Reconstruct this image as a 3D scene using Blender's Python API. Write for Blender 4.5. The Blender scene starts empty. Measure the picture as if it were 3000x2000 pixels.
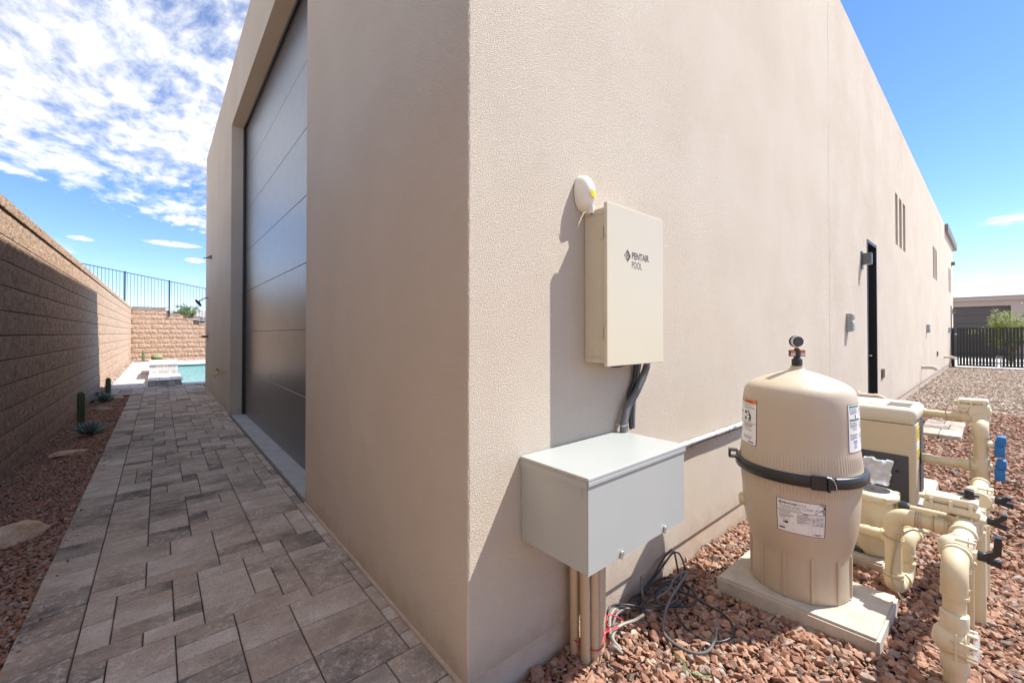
import bpy, bmesh, math, random
import numpy as np
from math import sin, cos, pi, radians as R
from mathutils import Vector, Matrix, noise as mnoise

rng = random.Random(7)
nrg = np.random.default_rng(11)
S = bpy.context.scene
COL = S.collection

# ------------------------------------------------------------------ camera
cd = bpy.data.cameras.new("camera"); cam = bpy.data.objects.new("camera", cd); COL.objects.link(cam)
cam.location = (-0.9118, -1.3303, 1.38)
cam.rotation_euler = (R(90 + 0.555), 0, R(49.483 - 90))
cd.sensor_width = 36; cd.lens = 14.5206; cd.shift_y = -0.01164
cd.clip_start = 0.05; cd.clip_end = 3000
S.camera = cam

# ------------------------------------------------------------------ light
SUN = Vector((1.0, -0.62, 1.66)).normalized()
EL = math.asin(SUN.z); AZ = math.atan2(SUN.x, SUN.y)
SKY_STRENGTH = 0.062
ld = bpy.data.lights.new("sun", 'SUN'); ld.energy = 2.05; ld.angle = R(0.53); ld.color = (1.0, 0.965, 0.905)
sun = bpy.data.objects.new("sun", ld); COL.objects.link(sun)
sun.rotation_euler = SUN.to_track_quat('Z', 'Y').to_euler(); sun.location = (6, -4, 12)
S.view_settings.view_transform = 'Standard'; S.view_settings.look = 'None'
S.view_settings.exposure = 2.05; S.view_settings.gamma = 1.0; S.view_settings.use_curve_mapping = False
S.cycles.use_denoising = True
S.cycles.max_bounces = 8; S.cycles.diffuse_bounces = 5

W = bpy.data.worlds.new("World"); S.world = W; W.use_nodes = True
wt = W.node_tree; wt.nodes.clear()


class NT:
    """small helper to wire node trees"""
    def __init__(s, t): s.t = t
    def n(s, typ, **k):
        nd = s.t.nodes.new(typ)
        for a, v in k.items(): setattr(nd, a, v)
        return nd
    def put(s, sock, v):
        if v is None: return
        if isinstance(v, bpy.types.NodeSocket): s.t.links.new(v, sock)
        else: sock.default_value = v
    def m(s, op, a, b=None, c=None, clamp=False):
        nd = s.n('ShaderNodeMath', operation=op, use_clamp=clamp)
        s.put(nd.inputs[0], a); s.put(nd.inputs[1], b); s.put(nd.inputs[2], c)
        return nd.outputs[0]
    def vm(s, op, a, b=None):
        nd = s.n('ShaderNodeVectorMath', operation=op)
        s.put(nd.inputs[0], a); s.put(nd.inputs[1], b)
        return nd.outputs[0]
    def noise(s, vec, scale, detail=4, rough=0.55, dist=0.0, col=False):
        nd = s.n('ShaderNodeTexNoise'); s.put(nd.inputs['Vector'], vec)
        nd.inputs['Scale'].default_value = scale; nd.inputs['Detail'].default_value = detail
        nd.inputs['Roughness'].default_value = rough; nd.inputs['Distortion'].default_value = dist
        return nd.outputs['Color' if col else 'Fac']
    def voro(s, vec, scale, feat='F1', out='Distance', rnd=1.0):
        nd = s.n('ShaderNodeTexVoronoi', feature=feat); s.put(nd.inputs['Vector'], vec)
        nd.inputs['Scale'].default_value = scale; nd.inputs['Randomness'].default_value = rnd
        return nd.outputs[out]
    def ss(s, v, a, b, lo=0.0, hi=1.0):
        nd = s.n('ShaderNodeMapRange', interpolation_type='SMOOTHSTEP'); s.put(nd.inputs[0], v)
        for i, x in enumerate((a, b, lo, hi)): nd.inputs[1 + i].default_value = x
        return nd.outputs[0]
    def ramp(s, v, stops):
        nd = s.n('ShaderNodeValToRGB'); s.put(nd.inputs[0], v); e = nd.color_ramp.elements
        while len(e) < len(stops): e.new(0.5)
        for i, (p, c) in enumerate(stops):
            e[i].position = p; e[i].color = (*c, 1) if len(c) == 3 else c
        return nd.outputs[0]
    def mix(s, f, a, b, mode='MIX'):
        nd = s.n('ShaderNodeMix', data_type='RGBA', blend_type=mode)
        s.put(nd.inputs[0], f)
        for i, v in ((6, a), (7, b)):
            s.put(nd.inputs[i], v if isinstance(v, bpy.types.NodeSocket) else (*v, 1))
        return nd.outputs[2]
    def comb(s, x, y, z):
        nd = s.n('ShaderNodeCombineXYZ'); s.put(nd.inputs[0], x); s.put(nd.inputs[1], y); s.put(nd.inputs[2], z)
        return nd.outputs[0]
    def bump(s, h, dist, strength=1.0, normal=None):
        nd = s.n('ShaderNodeBump'); s.put(nd.inputs['Height'], h)
        nd.inputs['Distance'].default_value = dist; nd.inputs['Strength'].default_value = strength
        if normal is not None: s.put(nd.inputs['Normal'], normal)
        return nd.outputs[0]


w = NT(wt)
sky = w.n('ShaderNodeTexSky', sky_type='NISHITA', sun_disc=False, sun_elevation=EL, sun_rotation=AZ,
          altitude=300, air_density=0.9, dust_density=0.1, ozone_density=2.5)
tc = w.n('ShaderNodeTexCoord'); dirv = w.vm('NORMALIZE', tc.outputs['Generated'])
sp = w.n('ShaderNodeSeparateXYZ'); w.put(sp.inputs[0], dirv)
dx, dy, dz = sp.outputs
zz = w.m('MAXIMUM', dz, 0.03)
px, py = w.m('DIVIDE', dx, zz), w.m('DIVIDE', dy, zz)
P = w.comb(px, py, 0.0)
Ps = w.comb(w.m('MULTIPLY', px, 1.0), w.m('MULTIPLY', py, 0.50), 3.3)
warp = w.vm('ADD', Ps, w.vm('SCALE', w.noise(Ps, 1.4, 3, col=True)))
warp.node.inputs[1].links[0].from_node.inputs['Scale'].default_value = 0.22
big = w.noise(Ps, 1.3, 3, 0.5)
fine = w.noise(warp, 6.2, 7, 0.62)
rip = w.noise(warp, 17.0, 5, 0.6)
# one broad sheet of broken altocumulus to the north and overhead, its near edge a slanting line
edge = w.m('SUBTRACT', w.m('ADD', w.m('MAXIMUM', w.m('MULTIPLY', w.m('ADD', px, .8), 1.05), w.m('MULTIPLY', w.m('ADD', px, .87), -6.0)), 4.31), py)
m1 = w.ss(w.m('ADD', edge, w.m('MULTIPLY', w.m('SUBTRACT', fine, 0.5), 1.3)), -0.1, 0.75)
m2 = w.ss(px, 1.0, 0.25)
m3 = w.ss(py, -3.5, -1.5)  # sheet carried on overhead, out of view, as added fill for the shaded side
sheet = w.m('MULTIPLY', w.m('MULTIPLY', m1, m2), m3)
den = w.m('ADD', w.m('MULTIPLY', big, 0.62), w.m('ADD', w.m('MULTIPLY', fine, 0.72), w.m('MULTIPLY', rip, 0.36)))
cov = w.ss(w.m('ADD', den, w.m('MULTIPLY', sheet, 0.42)), 1.04, 1.44)
cov = w.m('MULTIPLY', cov, w.ss(sheet, 0.02, 0.3))
# scattered low cumulus towards the horizon
lowv = w.comb(w.m('MULTIPLY', dx, 9.0), w.m('MULTIPLY', dy, 9.0), w.m('MULTIPLY', dz, 34.0))
lown = w.m('ADD', w.noise(lowv, 0.62, 5, 0.55, 0.3), 0.0)
lowm = w.m('MULTIPLY', w.ss(dz, 0.012, 0.05), w.ss(dz, 0.22, 0.10))
low = w.m('MULTIPLY', w.ss(lown, 0.565, 0.72), lowm)


def puff(c, sx, sz, seed):
    """a single small cumulus centred on a direction"""
    c = Vector(c).normalized()
    hx = Vector((-c.y, c.x, 0)).normalized()
    d = w.vm('SUBTRACT', dirv, tuple(c))
    du = w.n('ShaderNodeVectorMath', operation='DOT_PRODUCT'); w.put(du.inputs[0], d); du.inputs[1].default_value = tuple(hx)
    a = w.m('DIVIDE', du.outputs['Value'], sx)
    sd = w.n('ShaderNodeSeparateXYZ'); w.put(sd.inputs[0], d)
    b = w.m('DIVIDE', sd.outputs[2], sz)
    r2 = w.m('ADD', w.m('MULTIPLY', a, a), w.m('MULTIPLY', b, b))
    nz = w.noise(w.comb(w.m('MULTIPLY', a, 1.6), w.m('MULTIPLY', b, 1.2), seed), 1.3, 5, 0.6)
    return w.ss(w.m('SUBTRACT', w.m('ADD', 1.0, w.m('MULTIPLY', w.m('SUBTRACT', nz, 0.5), 1.6)), r2), 0.05, 0.8)


tot = w.m('MAXIMUM', cov, w.m('MULTIPLY', low, 0.75))
for args in (((.985, -.016, .1735), .040, .0085, 1.0), ((.997, .005, .073), .050, .012, 4.0), ((.975, -.15, .06), .06, .010, 9.0),
             ((-.10, .985, .158), .018, .0055, 2.0), ((.02, .99, .166), .05, .006, 6.0), ((.05, .99, .139), .02, .006, 7.0)):
    tot = w.m('MAXIMUM', tot, w.m('MULTIPLY', puff(*args), 0.9))
tot = w.m('MULTIPLY', tot, 0.93)
bg1 = w.n('ShaderNodeBackground'); bg1.inputs[1].default_value = SKY_STRENGTH
hs = w.n('ShaderNodeHueSaturation'); hs.inputs['Saturation'].default_value = 1.16; w.put(hs.inputs['Color'], sky.outputs[0])
w.put(bg1.inputs[0], w.mix(1.0, hs.outputs[0], (.86, .84, .97), 'MULTIPLY'))
bg2 = w.n('ShaderNodeBackground')
w.put(bg2.inputs[0], w.ramp(w.m('ADD', w.m('MULTIPLY', fine, 0.6), w.m('MULTIPLY', rip, 0.4)), [(0.34, (.36, .38, .43)), (0.50, (.60, .605, .62)), (0.72, (.90, .885, .86))]))
bg2.inputs[1].default_value = 0.46
mx = w.n('ShaderNodeMixShader'); w.put(mx.inputs[0], tot); w.put(mx.inputs[1], bg1.outputs[0]); w.put(mx.inputs[2], bg2.outputs[0])
wo = w.n('ShaderNodeOutputWorld'); w.put(wo.inputs[0], mx.outputs[0])

# ------------------------------------------------------------------ materials
MATS = {}


def mat(name, col=(.5, .5, .5), rough=0.6, metal=0.0, spec=0.5, fn=None, **kw):
    m = bpy.data.materials.new(name); m.use_nodes = True
    t = NT(m.node_tree); b = m.node_tree.nodes['Principled BSDF']
    b.inputs['Base Color'].default_value = (*col, 1); b.inputs['Roughness'].default_value = rough
    b.inputs['Metallic'].default_value = metal; b.inputs['Specular IOR Level'].default_value = spec
    for k, v in kw.items(): b.inputs[k].default_value = v
    if fn: fn(t, b)
    MATS[name] = m
    return m


def geo(t): return t.n('ShaderNodeNewGeometry').outputs['Position']


def per_piece(t):
    oi = t.n('ShaderNodeObjectInfo').outputs['Random']
    at = t.n('ShaderNodeAttribute', attribute_name='rnd').outputs['Fac']
    return t.m('FRACT', t.m('ADD', oi, at))


def f_stucco(t, b):
    p = geo(t)
    sx = t.n('ShaderNodeSeparateXYZ'); t.put(sx.inputs[0], p)
    streak = t.noise(t.comb(t.m('MULTIPLY', sx.outputs[0], 2.6), t.m('MULTIPLY', sx.outputs[1], 2.6), t.m('MULTIPLY', sx.outputs[2], 0.16)), 1.6, 5, 0.6)
    blot = t.noise(p, 1.1, 4, 0.55)
    speck = t.noise(p, 260, 2, 0.6)
    c = t.mix(t.ss(blot, .3, .7), (.685, .58, .465), (.73, .64, .525))
    c = t.mix(t.m('MULTIPLY', t.ss(streak, .42, .80), .30), c, (.72, .62, .49))
    c = t.mix(t.m('MULTIPLY', t.ss(speck, .35, .75), .4), c, (.78, .68, .57))
    c = t.mix(t.ss(t.noise(t.vm('ADD', p, (9, 4, 2)), 210, 2, .6), .60, .72, 0, .45), c, (.40, .31, .235))  # dark specks painted in for the shade inside the coat's small pits
    trowel = t.noise(t.vm('ADD', p, t.vm('SCALE', t.noise(p, 1.3, 3, col=True))), .55, 6, .62)
    c = t.mix(t.ss(trowel, .52, .68, 0, .20), c, (.56, .455, .36))
    # dust thrown up on the lowest part of the coat
    splash = t.m('SUBTRACT', t.m('ADD', t.m('MULTIPLY', t.noise(p, 9, 5, .65), .5), t.m('MULTIPLY', t.noise(p, 1.6, 3), .25)), t.m('MULTIPLY', sx.outputs[2], 1.5))
    c = t.mix(t.ss(splash, .12, .42, 0, .40), c, (.45, .31, .215))
    t.put(b.inputs['Base Color'], c)
    v = t.noise(p, 230, 3, 0.65)
    v2 = t.voro(p, 260, 'F1')
    h = t.m('ADD', t.m('MULTIPLY', t.ss(v, .38, .66), 0.8), t.m('MULTIPLY', v2, 0.7))
    lump = t.noise(p, 3.0, 3, .5)
    n1 = t.bump(lump, 0.006, 0.5)
    t.put(b.inputs['Normal'], t.bump(h, 0.0042, 1.0, n1))


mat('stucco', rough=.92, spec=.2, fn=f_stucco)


def f_found(t, b):
    p = geo(t)
    t.put(b.inputs['Base Color'], t.ramp(t.noise(p, 7, 6, .6), [(.3, (.43, .335, .255)), (.7, (.55, .45, .355))]))
    t.put(b.inputs['Normal'], t.bump(t.noise(p, 90, 4), .003))


mat('foundation', rough=.9, fn=f_found)


def f_concrete(t, b, lo=(.40, .385, .36), hi=(.56, .54, .50)):
    p = geo(t)
    c = t.ramp(t.noise(p, 6, 7, .65), [(.3, lo), (.7, hi)])
    c = t.mix(t.ss(t.noise(p, 28, 4, .6), .60, .75, 0, .4), c, tuple(x * .6 for x in lo))
    t.put(b.inputs['Base Color'], c)
    t.put(b.inputs['Normal'], t.bump(t.noise(p, 70, 5, .6), .003, .7))


mat('concrete_grey', rough=.85, fn=lambda t, b: f_concrete(t, b, (.34, .345, .345), (.47, .475, .47)))
mat('concrete_pad', rough=.85, fn=lambda t, b: f_concrete(t, b, (.38, .33, .27), (.54, .48, .40)))
mat('concrete_light', rough=.85, fn=lambda t, b: f_concrete(t, b, (.52, .49, .45), (.66, .63, .58)))


def f_door(t, b):
    p = geo(t)
    t.put(b.inputs['Normal'], t.bump(t.noise(p, 300, 2, .6), .00006, .3))
    t.put(b.inputs['Roughness'], t.ramp(t.noise(p, 9, 4), [(.3, (.30,) * 3), (.7, (.36,) * 3)]))


mat('door_black', (.016, .0145, .013), .26, spec=.35, fn=f_door, **{'Coat Weight': 1.0, 'Coat Roughness': .33, 'Coat IOR': 1.6})
mat('black_frame', (.012, .012, .013), .45)
mat('seal', (.42, .37, .31), .6)
mat('bolt', (.5, .5, .5), .35, .9)
mat('lid_brown', (.10, .065, .05), .6)
mat('glass_dark', (.02, .023, .028), .06, spec=.8)
mat('taupe_metal', (.20, .175, .155), .5)


def f_paint(c1, c2, sc=3.0, bump=.0006):
    def fn(t, b):
        p = geo(t)
        t.put(b.inputs['Base Color'], t.mix(t.noise(p, sc, 5, .6), c1, c2))
        if bump: t.put(b.inputs['Normal'], t.bump(t.noise(p, 260, 2), bump, .4))
    return fn


mat('cream_enamel', rough=.36, fn=f_paint((.545, .49, .355), (.58, .52, .39), 2.5, .0003))
mat('grey_enamel', rough=.33, fn=f_paint((.35, .365, .345), (.39, .405, .385), 2.5, .0003))
mat('ivory_plastic', rough=.42, fn=f_paint((.70, .66, .56), (.76, .72, .63), 14, .0006))
mat('yellow_sticker', (.80, .60, .03), .5)


def f_tan(t, b):
    p = geo(t)
    c = t.mix(t.noise(p, 5, 5, .6), (.47, .385, .28), (.515, .43, .325))
    c = t.mix(t.ss(t.noise(p, 35, 5, .7), .62, .8, 0, .35), c, (.60, .50, .385))
    sx = t.n('ShaderNodeSeparateXYZ'); t.put(sx.inputs[0], p)
    dirt = t.noise(t.comb(t.m('MULTIPLY', sx.outputs[0], 16.0), t.m('MULTIPLY', sx.outputs[1], 16.0), t.m('MULTIPLY', sx.outputs[2], 1.6)), 1.0, 5, .65)
    c = t.mix(t.ss(dirt, .52, .78, 0, .22), c, (.62, .55, .46))
    t.put(b.inputs['Base Color'], c)
    t.put(b.inputs['Roughness'], t.ramp(t.noise(p, 18, 4), [(.3, (.38,) * 3), (.7, (.52,) * 3)]))
    t.put(b.inputs['Normal'], t.bump(t.noise(p, 400, 2), .0004, .4))


mat('tan_tank', rough=.45, fn=f_tan)


def f_pvc(t, b):
    p = geo(t)
    c = t.mix(t.noise(p, 11, 5, .6), (.60, .505, .31), (.655, .57, .385))
    c = t.mix(t.ss(t.noise(p, 40, 5, .7), .58, .75, 0, .55), c, (.72, .65, .49))
    c = t.mix(t.ss(t.noise(t.vm('ADD', p, (4, 2, 1)), 16, 5, .7), .62, .78, 0, .5), c, (.42, .34, .22))
    t.put(b.inputs['Base Color'], c)
    t.put(b.inputs['Normal'], t.bump(t.noise(p, 300, 3), .0004, .5))


mat('pvc', rough=.42, fn=f_pvc)
mat('pvc_light', rough=.4, fn=f_paint((.64, .57, .40), (.69, .62, .46), 9))
mat('heater_tan', rough=.42, fn=f_paint((.54, .45, .295), (.58, .49, .33), 3, .0008))
mat('heater_cover', rough=.40, fn=f_paint((.58, .52, .395), (.62, .56, .43), 3, .0006))


def f_cond(t, b):
    p = geo(t)
    sx = t.n('ShaderNodeSeparateXYZ'); t.put(sx.inputs[0], p)
    c = t.mix(t.noise(p, 12, 5, .65), (.48, .37, .24), (.58, .46, .31))
    c = t.mix(t.ss(t.noise(p, 45, 5, .7), .62, .74, 0, .6), c, (.25, .17, .10))
    t.put(b.inputs['Base Color'], c)


mat('conduit_tan', rough=.55, fn=f_cond)
mat('black_plastic', (.018, .018, .02), .34)
mat('charcoal_plastic', (.055, .056, .06), .55)
mat('grey_flex', (.16, .165, .17), .5)
mat('cable_black', (.02, .021, .024), .42)
mat('cable_grey', (.12, .115, .11), .45)
mat('cable_tan', (.26, .245, .21), .45)
mat('white_pvc', rough=.35, fn=f_paint((.70, .71, .71), (.76, .77, .77), 10))
mat('red_wire', (.62, .03, .06), .4)
mat('green_wire', (.02, .30, .06), .4)
mat('blue_handle', (.01, .16, .42), .45)
mat('wire_beige', (.40, .335, .22), .5)
mat('galvanised', (.55, .57, .58), .38, .85)
mat('label_white', (.78, .77, .76), .38)
mat('label_grey', (.30, .29, .31), .4)
mat('label_midgrey', (.52, .50, .52), .4)
mat('ink', (.015, .014, .014), .5)
mat('ink_brown', (.05, .035, .025), .5)
mat('ink_grey', (.22, .21, .21), .5)
mat('label_orange', (.78, .16, .015), .4)
mat('label_green', (.015, .20, .13), .4)
mat('label_blue', (.02, .16, .50), .4)
mat('brass', (.55, .36, .12), .35, .9)
mat('bronze', (.22, .16, .10), .4, .7)
mat('grey_box', (.36, .385, .375), .45)
mat('light_grey_cast', (.13, .135, .14), .4, .5)
mat('clear_plastic', (.75, .78, .80), .10, spec=.8, **{'Alpha': .45})


def f_bag(t, b):
    p = geo(t)
    t.put(b.inputs['Normal'], t.bump(t.noise(p, 22, 4, .6, 1.2), .02, .7))


mat('bag', (.80, .80, .82), .16, spec=.8, fn=f_bag, **{'Alpha': .42})


def f_paver(t, b):
    p = geo(t); r = per_piece(t)
    off = t.comb(t.m('MULTIPLY', r, 37.0), t.m('MULTIPLY', r, 91.0), t.m('MULTIPLY', r, 13.0))
    sx = t.n('ShaderNodeSeparateXYZ'); t.put(sx.inputs[0], p)
    st = t.vm('ADD', t.comb(t.m('MULTIPLY', sx.outputs[0], 1.0), t.m('MULTIPLY', sx.outputs[1], 1.35), 0.0), off)
    band = t.noise(st, 3.0, 6, .68)
    tone = t.m('FRACT', t.m('MULTIPLY', r, 7.31))
    v = t.m('ADD', t.m('MULTIPLY', band, .82), t.m('MULTIPLY', tone, .30))
    c = t.ramp(v, [(.36, (.14, .12, .105)), (.46, (.31, .258, .21)), (.56, (.43, .345, .27)), (.66, (.51, .425, .345)), (.80, (.66, .59, .51))])
    warm = t.noise(t.vm('ADD', p, off), 3.0, 3)
    c = t.mix(t.ss(warm, .45, .7, 0, .55), c, (.46, .345, .265))
    # crusty patches on the face of the concrete
    pit = t.noise(t.vm('ADD', p, off), 34, 7, .78)
    c = t.mix(t.m('MULTIPLY', t.ss(pit, .50, .60), t.ss(band, .38, .62, .15, .9)), c, (.62, .57, .51))
    c = t.mix(t.ss(t.noise(p, 95, 4, .75), .53, .68, 0, .7), c, (.15, .12, .10))
    c = t.mix(t.ss(t.noise(p, 1.7, 5, .65), .56, .72, 0, .4), c, (.24, .20, .175))
    t.put(b.inputs['Base Color'], c)
    h = t.m('ADD', t.noise(p, 260, 3, .7), t.m('MULTIPLY', t.noise(p, 45, 5, .7), 1.6))
    t.put(b.inputs['Normal'], t.bump(h, .0042, .9))


mat('paver', rough=.82, spec=.35, fn=f_paver)


def f_deck(t, b):
    p = geo(t); r = per_piece(t)
    sx = t.n('ShaderNodeSeparateXYZ'); t.put(sx.inputs[0], p)
    st = t.comb(t.m('ADD', t.m('MULTIPLY', sx.outputs[0], 2.0), t.m('MULTIPLY', r, 30.0)), t.m('MULTIPLY', sx.outputs[1], 5), sx.outputs[2])
    t.put(b.inputs['Base Color'], t.ramp(t.m('ADD', t.m('MULTIPLY', t.noise(st, 2, 4), .7), t.m('MULTIPLY', r, .3)), [(.3, (.42, .40, .385)), (.7, (.60, .575, .55))]))


mat('deck_tile', rough=.7, fn=f_deck)


def f_vtile(t, b):
    p = geo(t); r = per_piece(t)
    sx = t.n('ShaderNodeSeparateXYZ'); t.put(sx.inputs[0], p)
    st = t.comb(t.m('MULTIPLY', sx.outputs[0], 14.0), t.m('MULTIPLY', r, 40.0), t.m('MULTIPLY', sx.outputs[2], 1.2))
    t.put(b.inputs['Base Color'], t.ramp(t.m('ADD', t.m('MULTIPLY', t.noise(st, 1, 3), .6), t.m('MULTIPLY', r, .4)), [(.25, (.42, .42, .44)), (.5, (.62, .60, .58)), (.8, (.78, .77, .75))]))


mat('stone_tile', rough=.45, fn=f_vtile)


def f_block(t, b):
    p = geo(t); r = per_piece(t)
    n = t.noise(p, 7, 6, .68)
    c = t.ramp(n, [(.30, (.46, .305, .21)), (.50, (.60, .415, .295)), (.70, (.68, .50, .37))])
    c = t.mix(t.m('MULTIPLY', r, .15), c, (.58, .45, .35))
    c = t.mix(t.ss(t.noise(p, 20, 5, .72), .50, .66, 0, .68), c, (.29, .19, .135))
    sx = t.n('ShaderNodeSeparateXYZ'); t.put(sx.inputs[0], p)
    salt = t.noise(t.comb(0.0, t.m('MULTIPLY', sx.outputs[1], 7.0), t.m('MULTIPLY', sx.outputs[2], .9)), 1.0, 4, .6)
    c = t.mix(t.m('MULTIPLY', t.ss(salt, .62, .74), t.ss(sx.outputs[2], 2.1, 2.5, 0, .55)), c, (.74, .68, .60))
    c = t.mix(t.ss(t.noise(t.vm('ADD', p, (7, 3, 5)), 30, 5, .7), .54, .70, 0, .6), c, (.66, .53, .42))
    t.put(b.inputs['Base Color'], c)
    h = t.m('ADD', t.noise(p, 22, 6, .7), t.m('MULTIPLY', t.noise(p, 70, 4, .7), .4))
    t.put(b.inputs['Normal'], t.bump(h, .045, .9))


mat('split_block', rough=.95, spec=.15, fn=f_block)
mat('block_core', (.12, .085, .065), .95)


def f_stone(cols):
    def fn(t, b):
        r = t.n('ShaderNodeObjectInfo').outputs['Random']
        p = geo(t)
        c = t.ramp(r, cols)
        c = t.mix(t.ss(t.noise(p, 55, 5, .7), .45, .72, 0, .4), c, (.60, .44, .34))
        c = t.mix(t.ss(t.noise(t.vm('ADD', p, (3, 1, 2)), 90, 4, .7), .55, .75, 0, .55), c, (.17, .09, .06))
        t.put(b.inputs['Base Color'], c)
        t.put(b.inputs['Normal'], t.bump(t.noise(p, 110, 5, .7), .004, .8))
    return fn


mat('red_gravel', rough=.88, fn=f_stone([(0, (.17, .075, .046)), (.2, (.28, .132, .080)), (.42, (.36, .185, .115)), (.6, (.40, .24, .16)), (.74, (.21, .10, .064)), (.88, (.37, .29, .24)), (.95, (.13, .09, .073)), (1, (.47, .385, .315))]))
mat('grey_gravel', rough=.9, fn=f_stone([(0, (.19, .145, .105)), (.3, (.36, .28, .215)), (.6, (.46, .375, .30)), (.85, (.29, .24, .20)), (1, (.56, .48, .40))]))


def f_soil(lo, hi, sc=30):
    def fn(t, b):
        p = geo(t)
        t.put(b.inputs['Base Color'], t.ramp(t.noise(p, sc, 6, .7), [(.3, lo), (.7, hi)]))
        t.put(b.inputs['Normal'], t.bump(t.noise(p, sc * 1.6, 5, .7), .02))
    return fn


mat('red_soil', rough=.95, fn=f_soil((.12, .07, .05), (.27, .17, .12)))
mat('desert_soil', rough=.95, fn=f_soil((.33, .26, .20), (.46, .38, .31), 9))
mat('joint_sand', (.075, .064, .053), .95)


def f_boulder(t, b):
    p = geo(t)
    c = t.ramp(t.noise(p, 14, 6, .65), [(.3, (.44, .25, .14)), (.5, (.64, .44, .29)), (.72, (.76, .62, .48))])
    t.put(b.inputs['Base Color'], c)
    t.put(b.inputs['Normal'], t.bump(t.noise(p, 45, 6, .7), .012))


mat('boulder', rough=.9, fn=f_boulder)


def f_water(t, b):
    p = geo(t)
    sx = t.n('ShaderNodeSeparateXYZ'); t.put(sx.inputs[0], p)
    v = t.comb(sx.outputs[0], t.m('MULTIPLY', sx.outputs[1], 1.5), 0)
    n = t.noise(v, 4.5, 3, .5, .6)
    t.put(b.inputs['Normal'], t.bump(n, .10, .8))
    ca = t.voro(t.vm('ADD', v, t.vm('SCALE', t.noise(v, 2, 2, col=True))), 3.2, 'SMOOTH_F1')
    t.put(b.inputs['Base Color'], t.ramp(ca, [(.15, (.16, .40, .40)), (.6, (.24, .50, .49))]))


mat('pool_water', (.2, .45, .45), .06, spec=.5, fn=f_water)
mat('pool_tile', (.05, .13, .15), .25)
mat('iron_black', (.015, .016, .018), .5)
mat('cactus_green', rough=.6, fn=f_paint((.05, .085, .025), (.085, .125, .04), 22))
mat('agave', rough=.5, fn=f_paint((.16, .225, .19), (.24, .31, .26), 30))
mat('barrel', (.20, .24, .10), .7)
mat('bark', rough=.9, fn=f_soil((.10, .09, .04), (.20, .17, .08), 20))


def f_leaf(lo, hi):
    def fn(t, b):
        r = t.n('ShaderNodeAttribute', attribute_name='rnd').outputs['Fac']
        t.put(b.inputs['Base Color'], t.mix(r, lo, hi))
    return fn


mat('palo_leaf', rough=.6, fn=f_leaf((.17, .22, .05), (.36, .39, .10)))
mat('bush_leaf', rough=.6, fn=f_leaf((.08, .13, .03), (.17, .23, .06)))
mat('house_wall', rough=.9, fn=f_paint((.40, .325, .29), (.44, .365, .325), 2, .002))
mat('house_dark', rough=.6, fn=f_paint((.075, .064, .062), (.09, .078, .075), 2, .001))
mat('house_white', (.72, .72, .70), .8)
mat('roof_grey', (.30, .29, .29), .8)

# ------------------------------------------------------------------ object helpers
def wl(o):
    v = Vector((0, 0, 0))
    while o is not None: v += o.location; o = o.parent
    return v


def finish(o, label=None, cat=None, group=None, kind=None):
    if label: o['label'] = label
    if cat: o['category'] = cat
    if group: o['group'] = group
    if kind: o['kind'] = kind
    return o


def thing(name, loc, label, cat, group=None, kind=None):
    o = bpy.data.objects.new(name, None); o.empty_display_size = .1
    COL.objects.link(o); o.location = loc
    return finish(o, label, cat, group, kind)


def smooth_mesh(me, ang=35):
    me.polygons.foreach_set('use_smooth', [True] * len(me.polygons))
    me.set_sharp_from_angle(angle=R(ang))


def obj(name, bm, m, parent=None, smooth=None, label=None, cat=None, group=None, kind=None, at=None):
    """link a bmesh (world coordinates) as one mesh object below parent"""
    base = wl(parent) if parent is not None else Vector(at or (0, 0, 0))
    if base.length > 0: bmesh.ops.translate(bm, verts=bm.verts, vec=-base)
    me = bpy.data.meshes.new(name); bm.to_mesh(me); bm.free()
    for mm in (m if isinstance(m, (list, tuple)) else [m]): me.materials.append(MATS[mm])
    if smooth: smooth_mesh(me, smooth)
    o = bpy.data.objects.new(name, me); COL.objects.link(o)
    if parent is not None: o.parent = parent
    elif at: o.location = at
    return finish(o, label, cat, group, kind)


def inst(name, me, parent, loc, rot=(0, 0, 0), scale=(1, 1, 1), kind=None):
    o = bpy.data.objects.new(name, me); COL.objects.link(o); o.parent = parent
    o.location = Vector(loc) - wl(parent); o.rotation_euler = rot; o.scale = scale
    if kind: o['kind'] = kind
    return o


def BM(): return bmesh.new()


def box(bm, x0, x1, y0, y1, z0, z1, bev=0, seg=2, mi=0, edges=None):
    vs = [bm.verts.new((x, y, z)) for z in (z0, z1) for y in (y0, y1) for x in (x0, x1)]
    fs = [bm.faces.new([vs[i] for i in q]) for q in ((0, 2, 3, 1), (4, 5, 7, 6), (0, 1, 5, 4), (2, 6, 7, 3), (0, 4, 6, 2), (1, 3, 7, 5))]
    for f in fs: f.material_index = mi
    if bev:
        es = list({e for f in fs for e in f.edges})
        if edges: es = [e for e in es if edges(e)]
        bmesh.ops.bevel(bm, geom=es, offset=bev, segments=seg, profile=.5, affect='EDGES', clamp_overlap=True)
    return vs


def frame(d, up=None):
    d = Vector(d).normalized()
    u = Vector(up) if up else (Vector((0, 0, 1)) if abs(d.z) < .9 else Vector((1, 0, 0)))
    x = u.cross(d).normalized(); return x, d.cross(x).normalized(), d


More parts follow.
